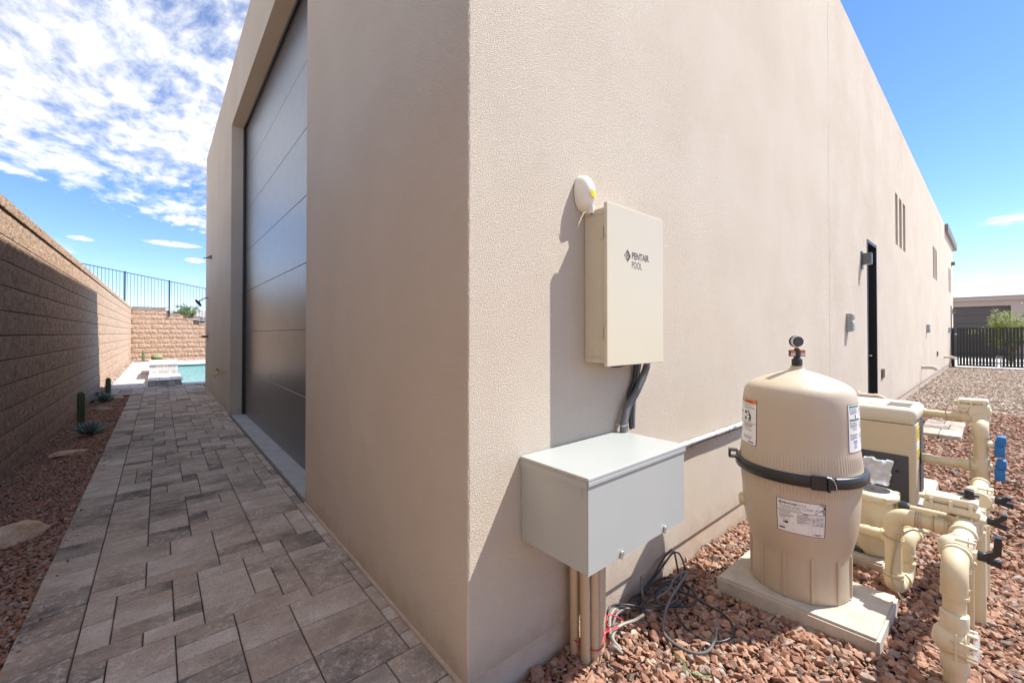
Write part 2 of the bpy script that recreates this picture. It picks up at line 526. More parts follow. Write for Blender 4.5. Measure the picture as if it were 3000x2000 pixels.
def tube(bm, pts, r, seg=10, cap=True, mi=0, flat=1.0):
    pts = [Vector(p) for p in pts]; n = len(pts)
    rs = r if isinstance(r, (list, tuple)) else [r] * n
    d0 = (pts[1] - pts[0]).normalized(); x, y, _ = frame(d0)
    rings = []; prev = d0
    for i, p in enumerate(pts):
        d = (pts[min(i + 1, n - 1)] - pts[max(i - 1, 0)])
        d = d.normalized() if d.length > 1e-9 else prev
        q = prev.rotation_difference(d); x = q @ x; y = q @ y; prev = d
        rings.append([bm.verts.new(p + rs[i] * (cos(2 * pi * k / seg) * x * flat + sin(2 * pi * k / seg) * y)) for k in range(seg)])
    for a, b in zip(rings, rings[1:]):
        for k in range(seg):
            f = bm.faces.new((a[k], a[(k + 1) % seg], b[(k + 1) % seg], b[k])); f.material_index = mi
    if cap:
        f = bm.faces.new(rings[0][::-1]); f.material_index = mi
        f = bm.faces.new(rings[-1]); f.material_index = mi


def spl(pts, k=8):
    """Catmull-Rom through points"""
    P = [Vector(p) for p in pts]; P = [P[0] * 2 - P[1]] + P + [P[-1] * 2 - P[-2]]; out = []
    for i in range(1, len(P) - 2):
        for j in range(k):
            t = j / k; a, b, c, d = P[i - 1:i + 3]
            out.append(.5 * ((2 * b) + (c - a) * t + (2 * a - 5 * b + 4 * c - d) * t * t + (3 * b - a - 3 * c + d) * t ** 3))
    return out + [P[-2]]


def cyl(bm, a, b, r, seg=24, bev=0, r2=None, mi=0):
    a, b = Vector(a), Vector(b); r2 = r if r2 is None else r2
    if bev:
        d = (b - a).normalized()
        tube(bm, [a, a + d * 1e-5, a + d * bev * .3, a + d * bev, b - d * bev, b - d * bev * .3, b - d * 1e-5, b],
             [max(r - bev, 1e-4), r - bev, r - bev * .3, r, r2, r2 - bev * .3, r2 - bev, max(r2 - bev, 1e-4)], seg, mi=mi)
    else:
        tube(bm, [a, b], [r, r2], seg, mi=mi)


def lathe(bm, prof, o, axis=(0, 0, 1), seg=48, rfn=None, mi=0):
    """prof: (radius, height) pairs from low to high"""
    x, y, d = frame(axis); o = Vector(o); rings = []
    for r, h in prof:
        rings.append([bm.verts.new(o + d * h + (rfn(r, h, 2 * pi * k / seg) if rfn else r) * (cos(2 * pi * k / seg) * x + sin(2 * pi * k / seg) * y)) for k in range(seg)])
    for a, b in zip(rings, rings[1:]):
        for k in range(seg):
            f = bm.faces.new((a[k], a[(k + 1) % seg], b[(k + 1) % seg], b[k])); f.material_index = mi
    bm.faces.new(rings[0][::-1]).material_index = mi; bm.faces.new(rings[-1]).material_index = mi


def elbow(bm, c, d_in, d_out, bend, r, rs=None, seg=20, n=10, sock=.03):
    """pipe elbow with socket collars: c is the corner where both centre lines meet"""
    c = Vector(c); a = Vector(d_in).normalized(); b = Vector(d_out).normalized()
    p0 = c - a * bend; cen = p0 + b * bend
    pts = [cen - b * bend * cos(t) + a * bend * sin(t) for t in [pi / 2 * i / n for i in range(n + 1)]]
    rs = rs or r * 1.18
    tube(bm, [p0 - a * sock, p0] + pts[1:] + [pts[-1] + b * sock], rs, seg)
    for p, d in ((p0 - a * sock, a), (pts[-1] + b * sock, b)):
        cyl(bm, p - d * .006, p + d * .006, rs * 1.05, seg)
    return p0 - a * sock, pts[-1] + b * sock


def prism(bm, poly, z0, z1, mi=0):
    lo = [bm.verts.new((x, y, z0)) for x, y in poly]; hi = [bm.verts.new((x, y, z1)) for x, y in poly]
    n = len(poly)
    bm.faces.new(lo[::-1]).material_index = mi; bm.faces.new(hi).material_index = mi
    for i in range(n): bm.faces.new((lo[i], lo[(i + 1) % n], hi[(i + 1) % n], hi[i])).material_index = mi


def slab(bm, poly3, n, th):
    """flat polygon (3D points) given thickness along n"""
    n = Vector(n).normalized() * th
    a = [bm.verts.new(p) for p in poly3]; b = [bm.verts.new(Vector(p) + n) for p in poly3]; k = len(a)
    bm.faces.new(a[::-1]); bm.faces.new(b)
    for i in range(k): bm.faces.new((a[i], a[(i + 1) % k], b[(i + 1) % k], b[i]))


_txt = {}
def text_geo(body, size=1.0, bold=0.0, align='LEFT'):
    """vertices (x, y) and faces of a word"""
    key = (body, bold, align)
    if key not in _txt:
        cu = bpy.data.curves.new('t', 'FONT'); cu.body = body; cu.size = 1.0; cu.offset = bold; cu.align_x = align
        cu.resolution_u = 3
        o = bpy.data.objects.new('t', cu); COL.objects.link(o)
        me = bpy.data.meshes.new_from_object(o.evaluated_get(bpy.context.evaluated_depsgraph_get()))
        _txt[key] = ([tuple(v.co[:2]) for v in me.vertices], [tuple(p.vertices) for p in me.polygons])
        bpy.data.objects.remove(o); bpy.data.curves.remove(cu); bpy.data.meshes.remove(me)
    vs, fs = _txt[key]
    return [(x * size, y * size) for x, y in vs], fs


def put2d(bm, vs, fs, fn, mi=0):
    b = [bm.verts.new(fn(x, y)) for x, y in vs]
    for f in fs:
        try: bm.faces.new([b[i] for i in f]).material_index = mi
        except ValueError: pass


def rect2d(bm, x0, x1, y0, y1, fn, nx=1, ny=1, mi=0):
    vs = [(x0 + (x1 - x0) * i / nx, y0 + (y1 - y0) * j / ny) for j in range(ny + 1) for i in range(nx + 1)]
    fs = [(j * (nx + 1) + i, j * (nx + 1) + i + 1, (j + 1) * (nx + 1) + i + 1, (j + 1) * (nx + 1) + i) for j in range(ny) for i in range(nx)]
    put2d(bm, vs, fs, fn, mi)


def logo2d(bm, x, y, s, fn, mi=0):
    """chevron and small diamonds emblem, s = height"""
    put2d(bm, [(x, y + s * .5), (x + s * .42, y), (x, y - s * .5), (x, y - s * .22), (x + s * .17, y), (x, y + s * .22)], [(0, 5, 4, 1), (1, 4, 3, 2)], fn, mi)
    d = s * .085
    for i, j in ((-.02, .02), (-.17, .13), (-.17, -.13), (-.02, .0), (-.32, .0), (-.08, .27), (-.08, -.27)):
        cx, cy = x + i * s, y + j * s
        put2d(bm, [(cx - d, cy), (cx, cy - d * 1.15), (cx + d, cy), (cx, cy + d * 1.15)], [(0, 1, 2, 3)], fn, mi)


# ------------------------------------------------------------------ ground and gravel
def gridmesh(bm, xs, ys, zfn):
    v = [[bm.verts.new((x, y, zfn(x, y))) for x in xs] for y in ys]
    for j in range(len(ys) - 1):
        for i in range(len(xs) - 1): bm.faces.new((v[j][i], v[j][i + 1], v[j + 1][i + 1], v[j + 1][i]))


bm = BM(); gridmesh(bm, [-900, -300, -60, -20, 0, 30, 60, 300, 900], [-900, -300, -60, -20, 0, 30, 60, 300, 900], lambda x, y: -.32)
obj('ground', bm, 'desert_soil', kind='structure')


def wallx(y): return -2.15 + (y - 3) * .0047      # face of the long block wall


def bedz(x, y):
    t = min(1, max(0, (-1.40 - x) / .7)); return -.035 - .13 * t + .02 * mnoise.noise((x * 3, y * 3, 0))


bm = BM(); gridmesh(bm, [-2.3 + .09 * i for i in range(11)], [-4 + .25 * i for i in range(63)], lambda x, y: bedz(x, y) - .02)
obj('bed_ground', bm, 'red_soil', kind='structure')


def yardz(x, y): return -.115 + .014 * mnoise.noise((x * 2.2, y * 2.2, 5))


bm = BM(); gridmesh(bm, [.012 + .25 * i for i in range(45)], [-5.8 + .2 * i for i in range(30)], lambda x, y: yardz(x, y) - .025)
obj('yard_ground', bm, 'red_soil', kind='structure')
bm = BM(); gridmesh(bm, [10.9 + .6 * i for i in range(27)], [-8 + .5 * i for i in range(17)], lambda x, y: -.135 + .02 * mnoise.noise((x, y, 9)))
obj('far_yard_ground', bm, 'desert_soil', kind='structure')
bm = BM(); gridmesh(bm, [.012 + 1.1 * i for i in range(11)], [-60, -5.8], lambda x, y: -.14)
obj('side_ground', bm, 'desert_soil', kind='structure')


def rock_mesh(name, m, n=13, sq=(1, .75, .6), seed=0, jit=.25):
    r = random.Random(seed); bm = BM()
    for _ in range(n):
        v = Vector((r.gauss(0, 1), r.gauss(0, 1), r.gauss(0, 1))).normalized() * (1 - jit * r.random())
        bm.verts.new((v.x * sq[0], v.y * sq[1], v.z * sq[2]))
    res = bmesh.ops.convex_hull(bm, input=bm.verts)
    bmesh.ops.delete(bm, geom=[g for g in bm.verts if not g.link_faces], context='VERTS')
    me = bpy.data.meshes.new(name); bm.to_mesh(me); bm.free(); me.materials.append(MATS[m])
    return me


def rock_set(m, seed):
    c = bpy.data.collections.new('stones_' + m)
    for i in range(12):
        sq = (1, .62 + .05 * (i % 6), .42 + .06 * (i % 5))
        o = bpy.data.objects.new('stone', rock_mesh('stone', m, 10 + i % 6, sq, seed + i)); c.objects.link(o)
    return c


def scatter(name, pts, scl, coll, kind='stuff', tilt=.5):
    n = len(pts); me = bpy.data.meshes.new(name); me.from_pydata([tuple(p) for p in pts], [], [])
    rot = np.stack([nrg.normal(0, tilt, n), nrg.normal(0, tilt, n), nrg.uniform(0, 6.283, n)], 1).astype(np.float32)
    a = me.attributes.new('rot', 'FLOAT_VECTOR', 'POINT'); a.data.foreach_set('vector', rot.ravel())
    a = me.attributes.new('scl', 'FLOAT', 'POINT'); a.data.foreach_set('value', np.asarray(scl, np.float32))
    o = bpy.data.objects.new(name, me); COL.objects.link(o); o['kind'] = kind
    g = bpy.data.node_groups.new(name, 'GeometryNodeTree')
    g.interface.new_socket('Geometry', in_out='INPUT', socket_type='NodeSocketGeometry')
    g.interface.new_socket('Geometry', in_out='OUTPUT', socket_type='NodeSocketGeometry')
    N = g.nodes; L = g.links.new
    gi, go = N.new('NodeGroupInput'), N.new('NodeGroupOutput')
    ci = N.new('GeometryNodeCollectionInfo'); ci.inputs[0].default_value = coll
    ci.inputs['Separate Children'].default_value = True; ci.inputs['Reset Children'].default_value = True
    ip = N.new('GeometryNodeInstanceOnPoints'); ip.inputs['Pick Instance'].default_value = True
    ar = N.new('GeometryNodeInputNamedAttribute'); ar.data_type = 'FLOAT_VECTOR'; ar.inputs[0].default_value = 'rot'
    asx = N.new('GeometryNodeInputNamedAttribute'); asx.data_type = 'FLOAT'; asx.inputs[0].default_value = 'scl'
    er = N.new('FunctionNodeEulerToRotation')
    rv = N.new('FunctionNodeRandomValue'); rv.data_type = 'INT'
    for s_ in rv.inputs:
        if s_.type == 'INT' and s_.name == 'Max': s_.default_value = 11
    L(gi.outputs[0], ip.inputs['Points']); L(ci.outputs[0], ip.inputs['Instance'])
    L(ar.outputs[0], er.inputs[0]); L(er.outputs[0], ip.inputs['Rotation']); L(asx.outputs[0], ip.inputs['Scale'])
    L([s_ for s_ in rv.outputs if s_.type == 'INT'][0], ip.inputs['Instance Index'])
    L(ip.outputs[0], go.inputs[0])
    md = o.modifiers.new('scatter', 'NODES'); md.node_group = g
    return o


def jgrid(x0, x1, y0, y1, step):
    xs = np.arange(x0, x1, step); ys = np.arange(y0, y1, step)
    X, Y = np.meshgrid(xs, ys); X = X.ravel() + nrg.uniform(-.5, .5, X.size) * step; Y = Y.ravel() + nrg.uniform(-.5, .5, Y.size) * step
    return X, Y


RED = rock_set('red_gravel', 100); GREY = rock_set('grey_gravel', 300)


def gravel(name, coll, x0, x1, y0, y1, step, size, zf, keep=None, var=.35, layers=1):
    P_, S_ = [], []
    for L_ in range(layers):
        X, Y = jgrid(x0, x1, y0, y1, step)
        if keep is not None:
            k = keep(X, Y); X, Y = X[k], Y[k]
        s = size * np.exp(nrg.normal(0, var, X.size)).clip(.45, 1.9)
        Z = np.array([zf(x, y) for x, y in zip(X, Y)]) + nrg.uniform(-.3, .45, X.size) * size + L_ * size * .35
        P_.append(np.stack([X, Y, Z], 1)); S_.append(s)
    return scatter(name, np.concatenate(P_), np.concatenate(S_), coll)


yk = lambda X, Y: (Y < -.012) & ~((X > 1.62) & (X < 2.06) & (Y < -.3) & (Y > -.94))
gravel('red_gravel', RED, .012, 3.6, -2.9, 0, .030, .0225, yardz, yk, .42, 2)
gravel('gravel_fines', RED, .012, 3.0, -2.2, 0, .026, .0085, lambda x, y: yardz(x, y) + .008, yk, .4, 1)
gravel('red_gravel', RED, 3.6, 10.9, -3.4, 0, .040, .0275, yardz, yk, .35, 1)
gravel('grey_gravel', GREY, 10.7, 26.2, -3.6, 0, .047, .031, lambda x, y: -.125, yk, .35, 1)
bk = lambda X, Y: (X > wallx(Y) + .005) & (X < -1.405)
gravel('bed_gravel', RED, -2.2, -1.4, .8, 11.45, .021, .0145, bedz, bk, .42, 2)
gravel('deck_edge_gravel', GREY, -2.16, -1.86, 12.9, 28.3, .05, .034, lambda x, y: -.06, lambda X, Y: X > wallx(Y) + .01, .3, 1)
gravel('back_gravel', GREY, -1.9, 3.0, 25.6, 28.3, .07, .045, lambda x, y: -.05, None, .3, 1)

ex_n = 70
sx_ = np.stack([-1.40 + np.abs(nrg.normal(0, .05, ex_n)), nrg.uniform(1.0, 11.3, ex_n), np.full(ex_n, .006)], 1)
scatter('stray_gravel', sx_, nrg.uniform(.006, .013, ex_n), RED)
# ------------------------------------------------------------------ paved path
pave = bpy.data.objects.new('pavement', bpy.data.meshes.new('pavement')); COL.objects.link(pave); pave['kind'] = 'structure'
bm = BM(); box(bm, -1.395, .005, -4, 12.98, -.10, -.012); box(bm, -1.9, -1.395, 11.48, 12.98, -.10, -.0125)
bm.to_mesh(pave.data); bm.free(); pave.data.materials.append(MATS['joint_sand'])
_pav = {}
def paver_mesh(wd, ln):
    k = (round(wd, 3), round(ln, 3))
    if k not in _pav:
        bm = BM(); box(bm, -wd / 2, wd / 2, -ln / 2, ln / 2, -.05, 0)
        top = [e for e in bm.edges if all(v.co.z > -.001 for v in e.verts)]
        bmesh.ops.bevel(bm, geom=top, offset=.0035, segments=1, affect='EDGES')
        me = bpy.data.meshes.new('paver'); bm.to_mesh(me); bm.free(); me.materials.append(MATS['paver']); _pav[k] = me
    return _pav[k]


tiles = []
J = .0052
def border(x0, x1, y0, y1, seed):
    r = random.Random(seed); y = y0
    while y < y1 - .03:
        L_ = min(r.choice([.112, .224, .335, .224]), y1 - y)
        if y1 - y - L_ < .06: L_ = y1 - y
        tiles.append((x0, x1, y, y + L_)); y += L_


border(-1.40, -1.182, -3.9, 11.48, 3)
# random ashlar of half, single and one-and-a-half stones on one grid
U = .1118; NX, NY = 11, int((12.72 + 3.9) / U)
used = [[False] * NX for _ in range(NY)]
ar = random.Random(5)
for j in range(NY):
    for i in range(NX):
        if used[j][i]: continue
        opts = [((2, 2), 9), ((3, 2), 5.5), ((2, 1), 5), ((3, 1), 2.4), ((1, 2), 2), ((2, 3), .5), ((1, 1), .8)]
        ok = [(o, q) for o, q in opts if i + o[0] <= NX and j + o[1] <= NY and not any(used[j + b_][i + a_] for a_ in range(o[0]) for b_ in range(o[1]))]
        o = ar.choices([q[0] for q in ok], [q[1] for q in ok])[0]
        for a_ in range(o[0]):
            for b_ in range(o[1]): used[j + b_][i + a_] = True
        x0, x1 = -1.182 + i * U, min(-1.182 + (i + o[0]) * U, -.004)
        tiles.append((x0, x1, -3.9 + j * U, min(-3.9 + (j + o[1]) * U, 12.72)))
for i in range(8):
    xa = -1.85 + .21 * i
    tiles.append((xa, xa + .21, 12.72, 12.97))
for j, ya in enumerate((11.48, 11.70, 11.92, 12.14, 12.36, 12.54)):
    yb = (11.48, 11.70, 11.92, 12.14, 12.36, 12.54, 12.72)[j + 1]
    tiles += [(-1.87, -1.62, ya, yb), (-1.62, -1.40, ya, yb), (-1.40, -1.182, ya, yb)]
# lay them: near ones one by one, the far ones as one mesh
tiles.sort(key=lambda t: (t[0] + .9) ** 2 + (t[2] + 1.3) ** 2)
far_bm = BM(); rl = far_bm.faces.layers.float.new('rnd_f'); cnt = 0
far_data = []
for (x0, x1, y0, y1) in tiles:
    wd, ln = x1 - x0 - J, y1 - y0 - J
    if wd < .02 or ln < .02: continue
    c = ((x0 + x1) / 2, (y0 + y1) / 2, rng.uniform(-.0012, .0012))
    rot = (rng.uniform(-.004, .004), rng.uniform(-.004, .004), rng.uniform(-.006, .006))
    # only the part of the path in front of the camera counts
    if c[1] > .1 and cnt < 295:
        inst('paver', paver_mesh(wd, ln), pave, c, rot); cnt += 1
    else:
        far_data.append((paver_mesh(wd, ln), Matrix.Translation(c)))


def joined(name, data, m, parent, kind='stuff'):
    vs, fs, rn = [], [], []
    for me, M in data:
        b = len(vs); vs += [tuple(M @ v.co) for v in me.vertices]; q = rng.random()
        for p in me.polygons: fs.append(tuple(b + i for i in p.vertices)); rn.append(q)
    me = bpy.data.meshes.new(name); me.from_pydata(vs, [], fs)
    a = me.attributes.new('rnd', 'FLOAT', 'FACE'); a.data.foreach_set('value', np.array(rn, np.float32))
    me.materials.append(MATS[m])
    o = bpy.data.objects.new(name, me); COL.objects.link(o); o.parent = parent; o.location = -wl(parent)
    o['kind'] = kind
    return o


joined('far_pavers', far_data, 'paver', pave)

# ------------------------------------------------------------------ block walls
BL, BH = .517, .2585
Z0 = -.19
def block_mesh(seed, L_=BL, H_=BH, amp=.011, edge=.010):
    r = random.Random(seed); nx, nz = 7, 4
    vs, fs = [], []
    for j in range(nz + 1):
        for i in range(nx + 1):
            ed = i in (0, nx) or j in (0, nz)
            u = -L_ / 2 + .0005 + (L_ - .001) * i / nx; v = -H_ / 2 + .005 + (H_ - .012) * j / nz
            if not ed: u += r.uniform(-.018, .018); v += r.uniform(-.014, .014)
            d = (edge + .004 * r.random()) if ed else .010 + amp * r.random()
            vs.append((d, u, v))
    W_ = nx + 1
    for j in range(nz):
        for i in range(nx):
            a, b, c, d = j * W_ + i, j * W_ + i + 1, (j + 1) * W_ + i + 1, (j + 1) * W_ + i
            if r.random() < .5: fs += [(a, b, c), (a, c, d)]
            else: fs += [(a, b, d), (b, c, d)]
    ring = [i for i in range(W_)] + [(j + 1) * W_ - 1 for j in range(1, nz + 1)] + [nz * W_ + i for i in range(nx - 1, -1, -1)] + [j * W_ for j in range(nz - 1, 0, -1)]
    b0 = len(vs); vs += [(-.10, vs[i][1], vs[i][2]) for i in ring]
    for k in range(len(ring)):
        k2 = (k + 1) % len(ring); fs.append((ring[k], b0 + k, b0 + k2, ring[k2]))
    fs.append(tuple(range(b0, b0 + len(ring))))
    me = bpy.data.meshes.new('block'); me.from_pydata(vs, [], fs); me.materials.append(MATS['split_block'])
    return me


BLK = [block_mesh(500 + i) for i in range(8)]
BLKB = [block_mesh(540 + i, amp=.020, edge=.002) for i in range(8)]
CAP = [block_mesh(600 + i, BL, .125, .010) for i in range(4)]
WA = math.atan(-.0047)
wallL = thing('retaining_wall', (-2.15, 3, Z0), 'long tall wall of brown split-face blocks beside the paved path, mostly in shade', 'block wall')
bm = BM()
for y0, y1 in ((-6, 12), (12, 28.6)):
    slab(bm, [(wallx(y0) - .012, y0, Z0 - .2), (wallx(y1) - .012, y1, Z0 - .2), (wallx(y1) - .012, y1, 2.655), (wallx(y0) - .012, y0, 2.655)], (-1, 0, 0), .25)
obj('wall_core', bm, 'block_core', wallL)
rest = []; nb = 0
order = sorted([(y, c) for y in np.arange(-6, 28.5, BL) for c in range(12)], key=lambda q: (abs(q[0] - 3.2) if q[0] >= 2.9 else 50 - q[0]))
for y, c in order:
    hgt = BH if c < 11 else .125
    yc = y + (BL / 2 if c % 2 else 0) + BL / 2
    if yc > 28.35: continue
    zc = Z0 + c * BH + hgt / 2
    me = (CAP if c == 11 else BLK)[rng.randrange(4 if c == 11 else 8)]
    x = wallx(yc) - .006 + (.018 if c == 11 else 0)
    loc = (x, yc, zc)
    if y >= 2.9 and nb < 292:
        inst('cap_block' if c == 11 else 'block', me, wallL, loc, (0, 0, WA)); nb += 1
    else: rest.append((me, Matrix.Translation(loc) @ Matrix.Rotation(WA, 4, 'Z')))
joined('far_blocks', rest, 'split_block', wallL)

BY = 28.4
wallB = thing('back_wall', (-.5, BY, Z0), 'sunlit end wall of tan split-face blocks with a stepped top, beyond the pool', 'block wall')
bm = BM()
tops = [(-2.2, -.65, 11), (-.65, .11, 10), (.11, .83, 9), (.83, 6.0, 8)]
for x0, x1, c in tops: box(bm, x0, x1, BY + .015, BY + .25, Z0 - .1, Z0 + c * BH - .002)
obj('wall_core', bm, 'block_core', wallB)
for c in range(11):
    off = BL * .5 if c % 2 else 0
    for i in range(0, 16):
        xc = -2.02 + BL / 2 + i * BL - off
        if xc > 3.2 and c > 0: continue
        top = max((k for x0, x1, k in tops if x0 - .05 <= xc < x1 - .05), default=8)
        if c < top: inst('block', BLKB[rng.randrange(8)], wallB, (xc, BY + .006, Z0 + c * BH + BH / 2), (0, 0, -pi / 2))
for x0, x1, c in tops:
    n = max(1, round((min(x1, 3.2) - x0) / BL))
    for i in range(n):
        inst('cap_block', CAP[rng.randrange(4)], wallB, (x0 + (i + .5) * (min(x1, 3.2) - x0) / n + .01, BY - .012, Z0 + c * BH + .0625), (0, 0, -pi / 2))

# ------------------------------------------------------------------ the stucco building
XE, YE, ZT, ZB = 28.5, 11.9, 5.88, .03
bld = thing('stucco_building', (0, 0, 0), 'tall beige stucco garage building with a black sectional door on its shaded side', 'building')
OY0, OY1, OZ = 2.325, 7.02, 4.90
slots = []
for a in ((10.68, 11.01), (11.215, 11.59), (11.78, 12.15), (18.62, 19.06), (19.17, 19.56), (19.68, 20.08), (25.65, 26.0), (26.18, 26.54), (26.70, 27.06)):
    slots.append((a[0], a[1], 3.24, 4.315))
DOORS = [(7.715, 8.535, ZB - .03, 2.90), (26.76, 27.36, ZB - .03, 2.68)]


def holed(bm, u0, u1, v0, v1, holes, fn, depth):
    """wall face in (u, v) with rectangular recesses; fn(u, v, d) -> point"""
    us = sorted({u0, u1, *[h[0] for h in holes], *[h[1] for h in holes]}); vs = sorted({v0, v1, *[max(v0, h[2]) for h in holes], *[h[3] for h in holes]})
    cache = {}
    def V(u, v, d=0):
        k = (u, v, d)
        if k not in cache: cache[k] = bm.verts.new(fn(u, v, d))
        return cache[k]
    for a, b in zip(us, us[1:]):
        for c, d in zip(vs, vs[1:]):
            m_, n_ = (a + b) / 2, (c + d) / 2
            if any(h[0] < m_ < h[1] and h[2] < n_ < h[3] for h in holes): continue
            bm.faces.new((V(a, c), V(b, c), V(b, d), V(a, d)))
    for h in holes:
        a, b, c, d = h[0], h[1], max(v0, h[2]), h[3]
        D = h[4] if len(h) > 4 else depth
        ua = [u for u in us if a <= u <= b]; va = [v for v in vs if c <= v <= d]
        for p, q in zip(ua, ua[1:]):
            bm.faces.new((V(p, d), V(q, d), V(q, d, D), V(p, d, D)))
            if c > v0: bm.faces.new((V(p, c), V(p, c, D), V(q, c, D), V(q, c)))
        for p, q in zip(va, va[1:]):
            bm.faces.new((V(a, p), V(a, q), V(a, q, D), V(a, p, D)))
            bm.faces.new((V(b, p), V(b, p, D), V(b, q, D), V(b, q)))


bm = BM(); rc = .010
holed(bm, rc, XE, ZB, ZT, [s + (.11,) for s in slots] + [d + (.14,) for d in DOORS], lambda u, v, d: (u, d, v), .11)
holed(bm, rc, YE, .012, ZT, [(OY0, OY1, -.1, OZ, .205)], lambda u, v, d: (d, u, v), .2)
arc = [(rc - rc * cos(t), rc - rc * sin(t)) for t in [pi / 2 * i / 4 for i in range(5)]]
NZc = 420; cr_ = random.Random(4); strip = []
for k in range(NZc + 1):
    z = ZB + (ZT - ZB) * k / NZc; row = []
    for i, (x0, y0) in enumerate(arc):
        e = (cr_.uniform(-.0011, .0009) + .0018 * mnoise.noise((0, 3, z * 2.2))) if 0 < i < 4 else 0
        row.append(bm.verts.new((x0 - e * .7, y0 - e * .7, z)))
    strip.append(row)
for a, b in zip(strip, strip[1:]):
    for i in range(4): bm.faces.new((a[i], a[i + 1], b[i + 1], b[i]))
q = [bm.verts.new(p) for p in ((rc, rc, ZT), (XE, 0, ZT), (XE, YE, ZT), (0, YE, ZT))]; bm.faces.new(q)
bm.faces.new([bm.verts.new(p) for p in ((XE, 0, ZB), (XE, YE, ZB), (XE, YE, ZT), (XE, 0, ZT))])
bm.faces.new([bm.verts.new(p) for p in ((0, YE, ZB), (XE, YE, ZB), (XE, YE, ZT), (0, YE, ZT))])
# stucco stop: the thickness of the coat at its bottom edge
bm.faces.new([bm.verts.new(p) for p in ((.004, .002, ZB), (XE, .002, ZB), (XE, .03, ZB), (.004, .03, ZB))])
bmesh.ops.recalc_face_normals(bm, faces=bm.faces)
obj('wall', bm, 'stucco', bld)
bm = BM(); box(bm, .016, XE - .02, .014, .20, -.35, ZB + .02); box(bm, .014, .20, .016, OY0 - .01, -.35, .05); box(bm, .014, .19, OY1 + .01, YE - .02, -.35, .05)
obj('foundation', bm, 'foundation', bld)
bm = BM(); box(bm, 23.75, 30.0, -.10, 1.5, 5.585, 5.90)
obj('roof_cap', bm, 'taupe_metal', bld)
bm = BM(); box(bm, 5.394, 5.398, -.0010, .004, ZB, ZT - .002)
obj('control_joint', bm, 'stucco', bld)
# base trim along the garage side
for a, b in ((.02, OY0 - .002), (OY1 + .002, YE)):
    bm = BM(); box(bm, -.012, .003, a, b, .004, .016); obj('weep_screed', bm, 'foundation', bld)

gd = BM(); box(gd, .245, .26, OY0 - .05, OY1 + .05, -.02, OZ + .05)
gd = obj('garage_door', gd, 'black_frame', bld)
zj = [.036, .752, 1.416, 2.084, 2.755, 3.432, 4.107, 4.86]
for a, b in zip(zj, zj[1:]):
    bm = BM(); box(bm, .195, .244, OY0 - .02, OY1 - .10, a + .002, b - .002, .0025, 1)
    obj('panel', bm, 'door_black', gd)
bm = BM(); box(bm, .198, .244, OY0 - .03, OY1 - .09, .021, .034); obj('bottom_seal', bm, 'seal', gd)
bm = BM(); box(bm, .165, .243, OY1 - .095, OY1 - .002, .021, OZ - .002, .006, 1); box(bm, .165, .243, OY0 - .02, OY1 - .097, 4.865, OZ - .002, .006, 1)
obj('door_frame', bm, 'black_frame', gd)
bm = BM()
for i in range(22): box(bm, .160, .165, OY1 - .054, OY1 - .046, .15 + i * .215, .158 + i * .215)
o = obj('bolt', bm, 'bolt', gd); o['kind'] = 'stuff'
bm = BM(); box(bm, .015, .243, OY0 + .003, 4.05, -.05, .020, .004, 1); box(bm, .015, .243, 4.056, OY1 - .003, -.05, .020, .004, 1)
obj('door_sill', bm, 'concrete_grey', bld)
for x0, x1, z0, z1 in slots:
    bm = BM(); box(bm, x0 + .001, x1 - .001, .095, .108, z0 + .001, z1 - .001)
    f = obj('window', bm, 'black_frame', bld)
    bm = BM(); box(bm, x0 + .03, x1 - .03, .088, .094, z0 + .03, z1 - .03)
    obj('pane', bm, 'glass_dark', f)
for i, (x0, x1, z0, z1) in enumerate(DOORS):
    bm = BM(); box(bm, x0 + .05, x1 - .05, .10, .138, z0, z1 - .05)
    d = obj('side_door', bm, 'black_frame', bld)
    bm = BM(); box(bm, x0 + .002, x0 + .05, -.006, .137, z0, z1 - .002); box(bm, x1 - .05, x1 - .002, -.006, .137, z0, z1 - .002); box(bm, x0 + .05, x1 - .05, -.005, .136, z1 - .05, z1 - .002)
    obj('door_frame', bm, 'black_frame', d)
    bm = BM(); cyl(bm, (x1 - .13, .10, 1.0), (x1 - .13, .05, 1.0), .012, 10); cyl(bm, (x1 - .13, .055, 1.0), (x1 - .25, .055, 1.0), .009, 10)
    obj('handle', bm, 'galvanised', d)

# ------------------------------------------------------------------ fittings on the walls
def wall_light(x, z0, z1, sc, label):
    t = thing('wall_light', (x, 0, (z0 + z1) / 2), label, 'wall light', 'wall lights')
    bm = BM(); box(bm, x - .05 * sc, x + .07 * sc, -.018, -.001, z0, z1, .003, 1); obj('back_plate', bm, 'light_grey_cast', t)
    zc = (z0 + z1) / 2 + .015
    bm = BM(); box(bm, x - .035 * sc, x + .055 * sc, -.125, -.018, zc - .085, zc + .085, .004, 1); obj('lamp_housing', bm, 'light_grey_cast', t)
    bm = BM(); box(bm, x - .025 * sc, x + .045 * sc, -.115, -.03, zc - .089, zc - .0855); obj('lens', bm, 'label_white', t)


wall_light(7.29, 2.37, 2.64, 1, 'grey box-shaped wall light beside the tall black side door')
wall_light(27.9, 2.30, 2.56, 1.2, 'small dark wall light near the far end of the sunny wall above the gate')
wall_light(27.5, 4.55, 4.75, .8, 'tiny dark fixture high on the far end of the sunny wall, under the roof cap')


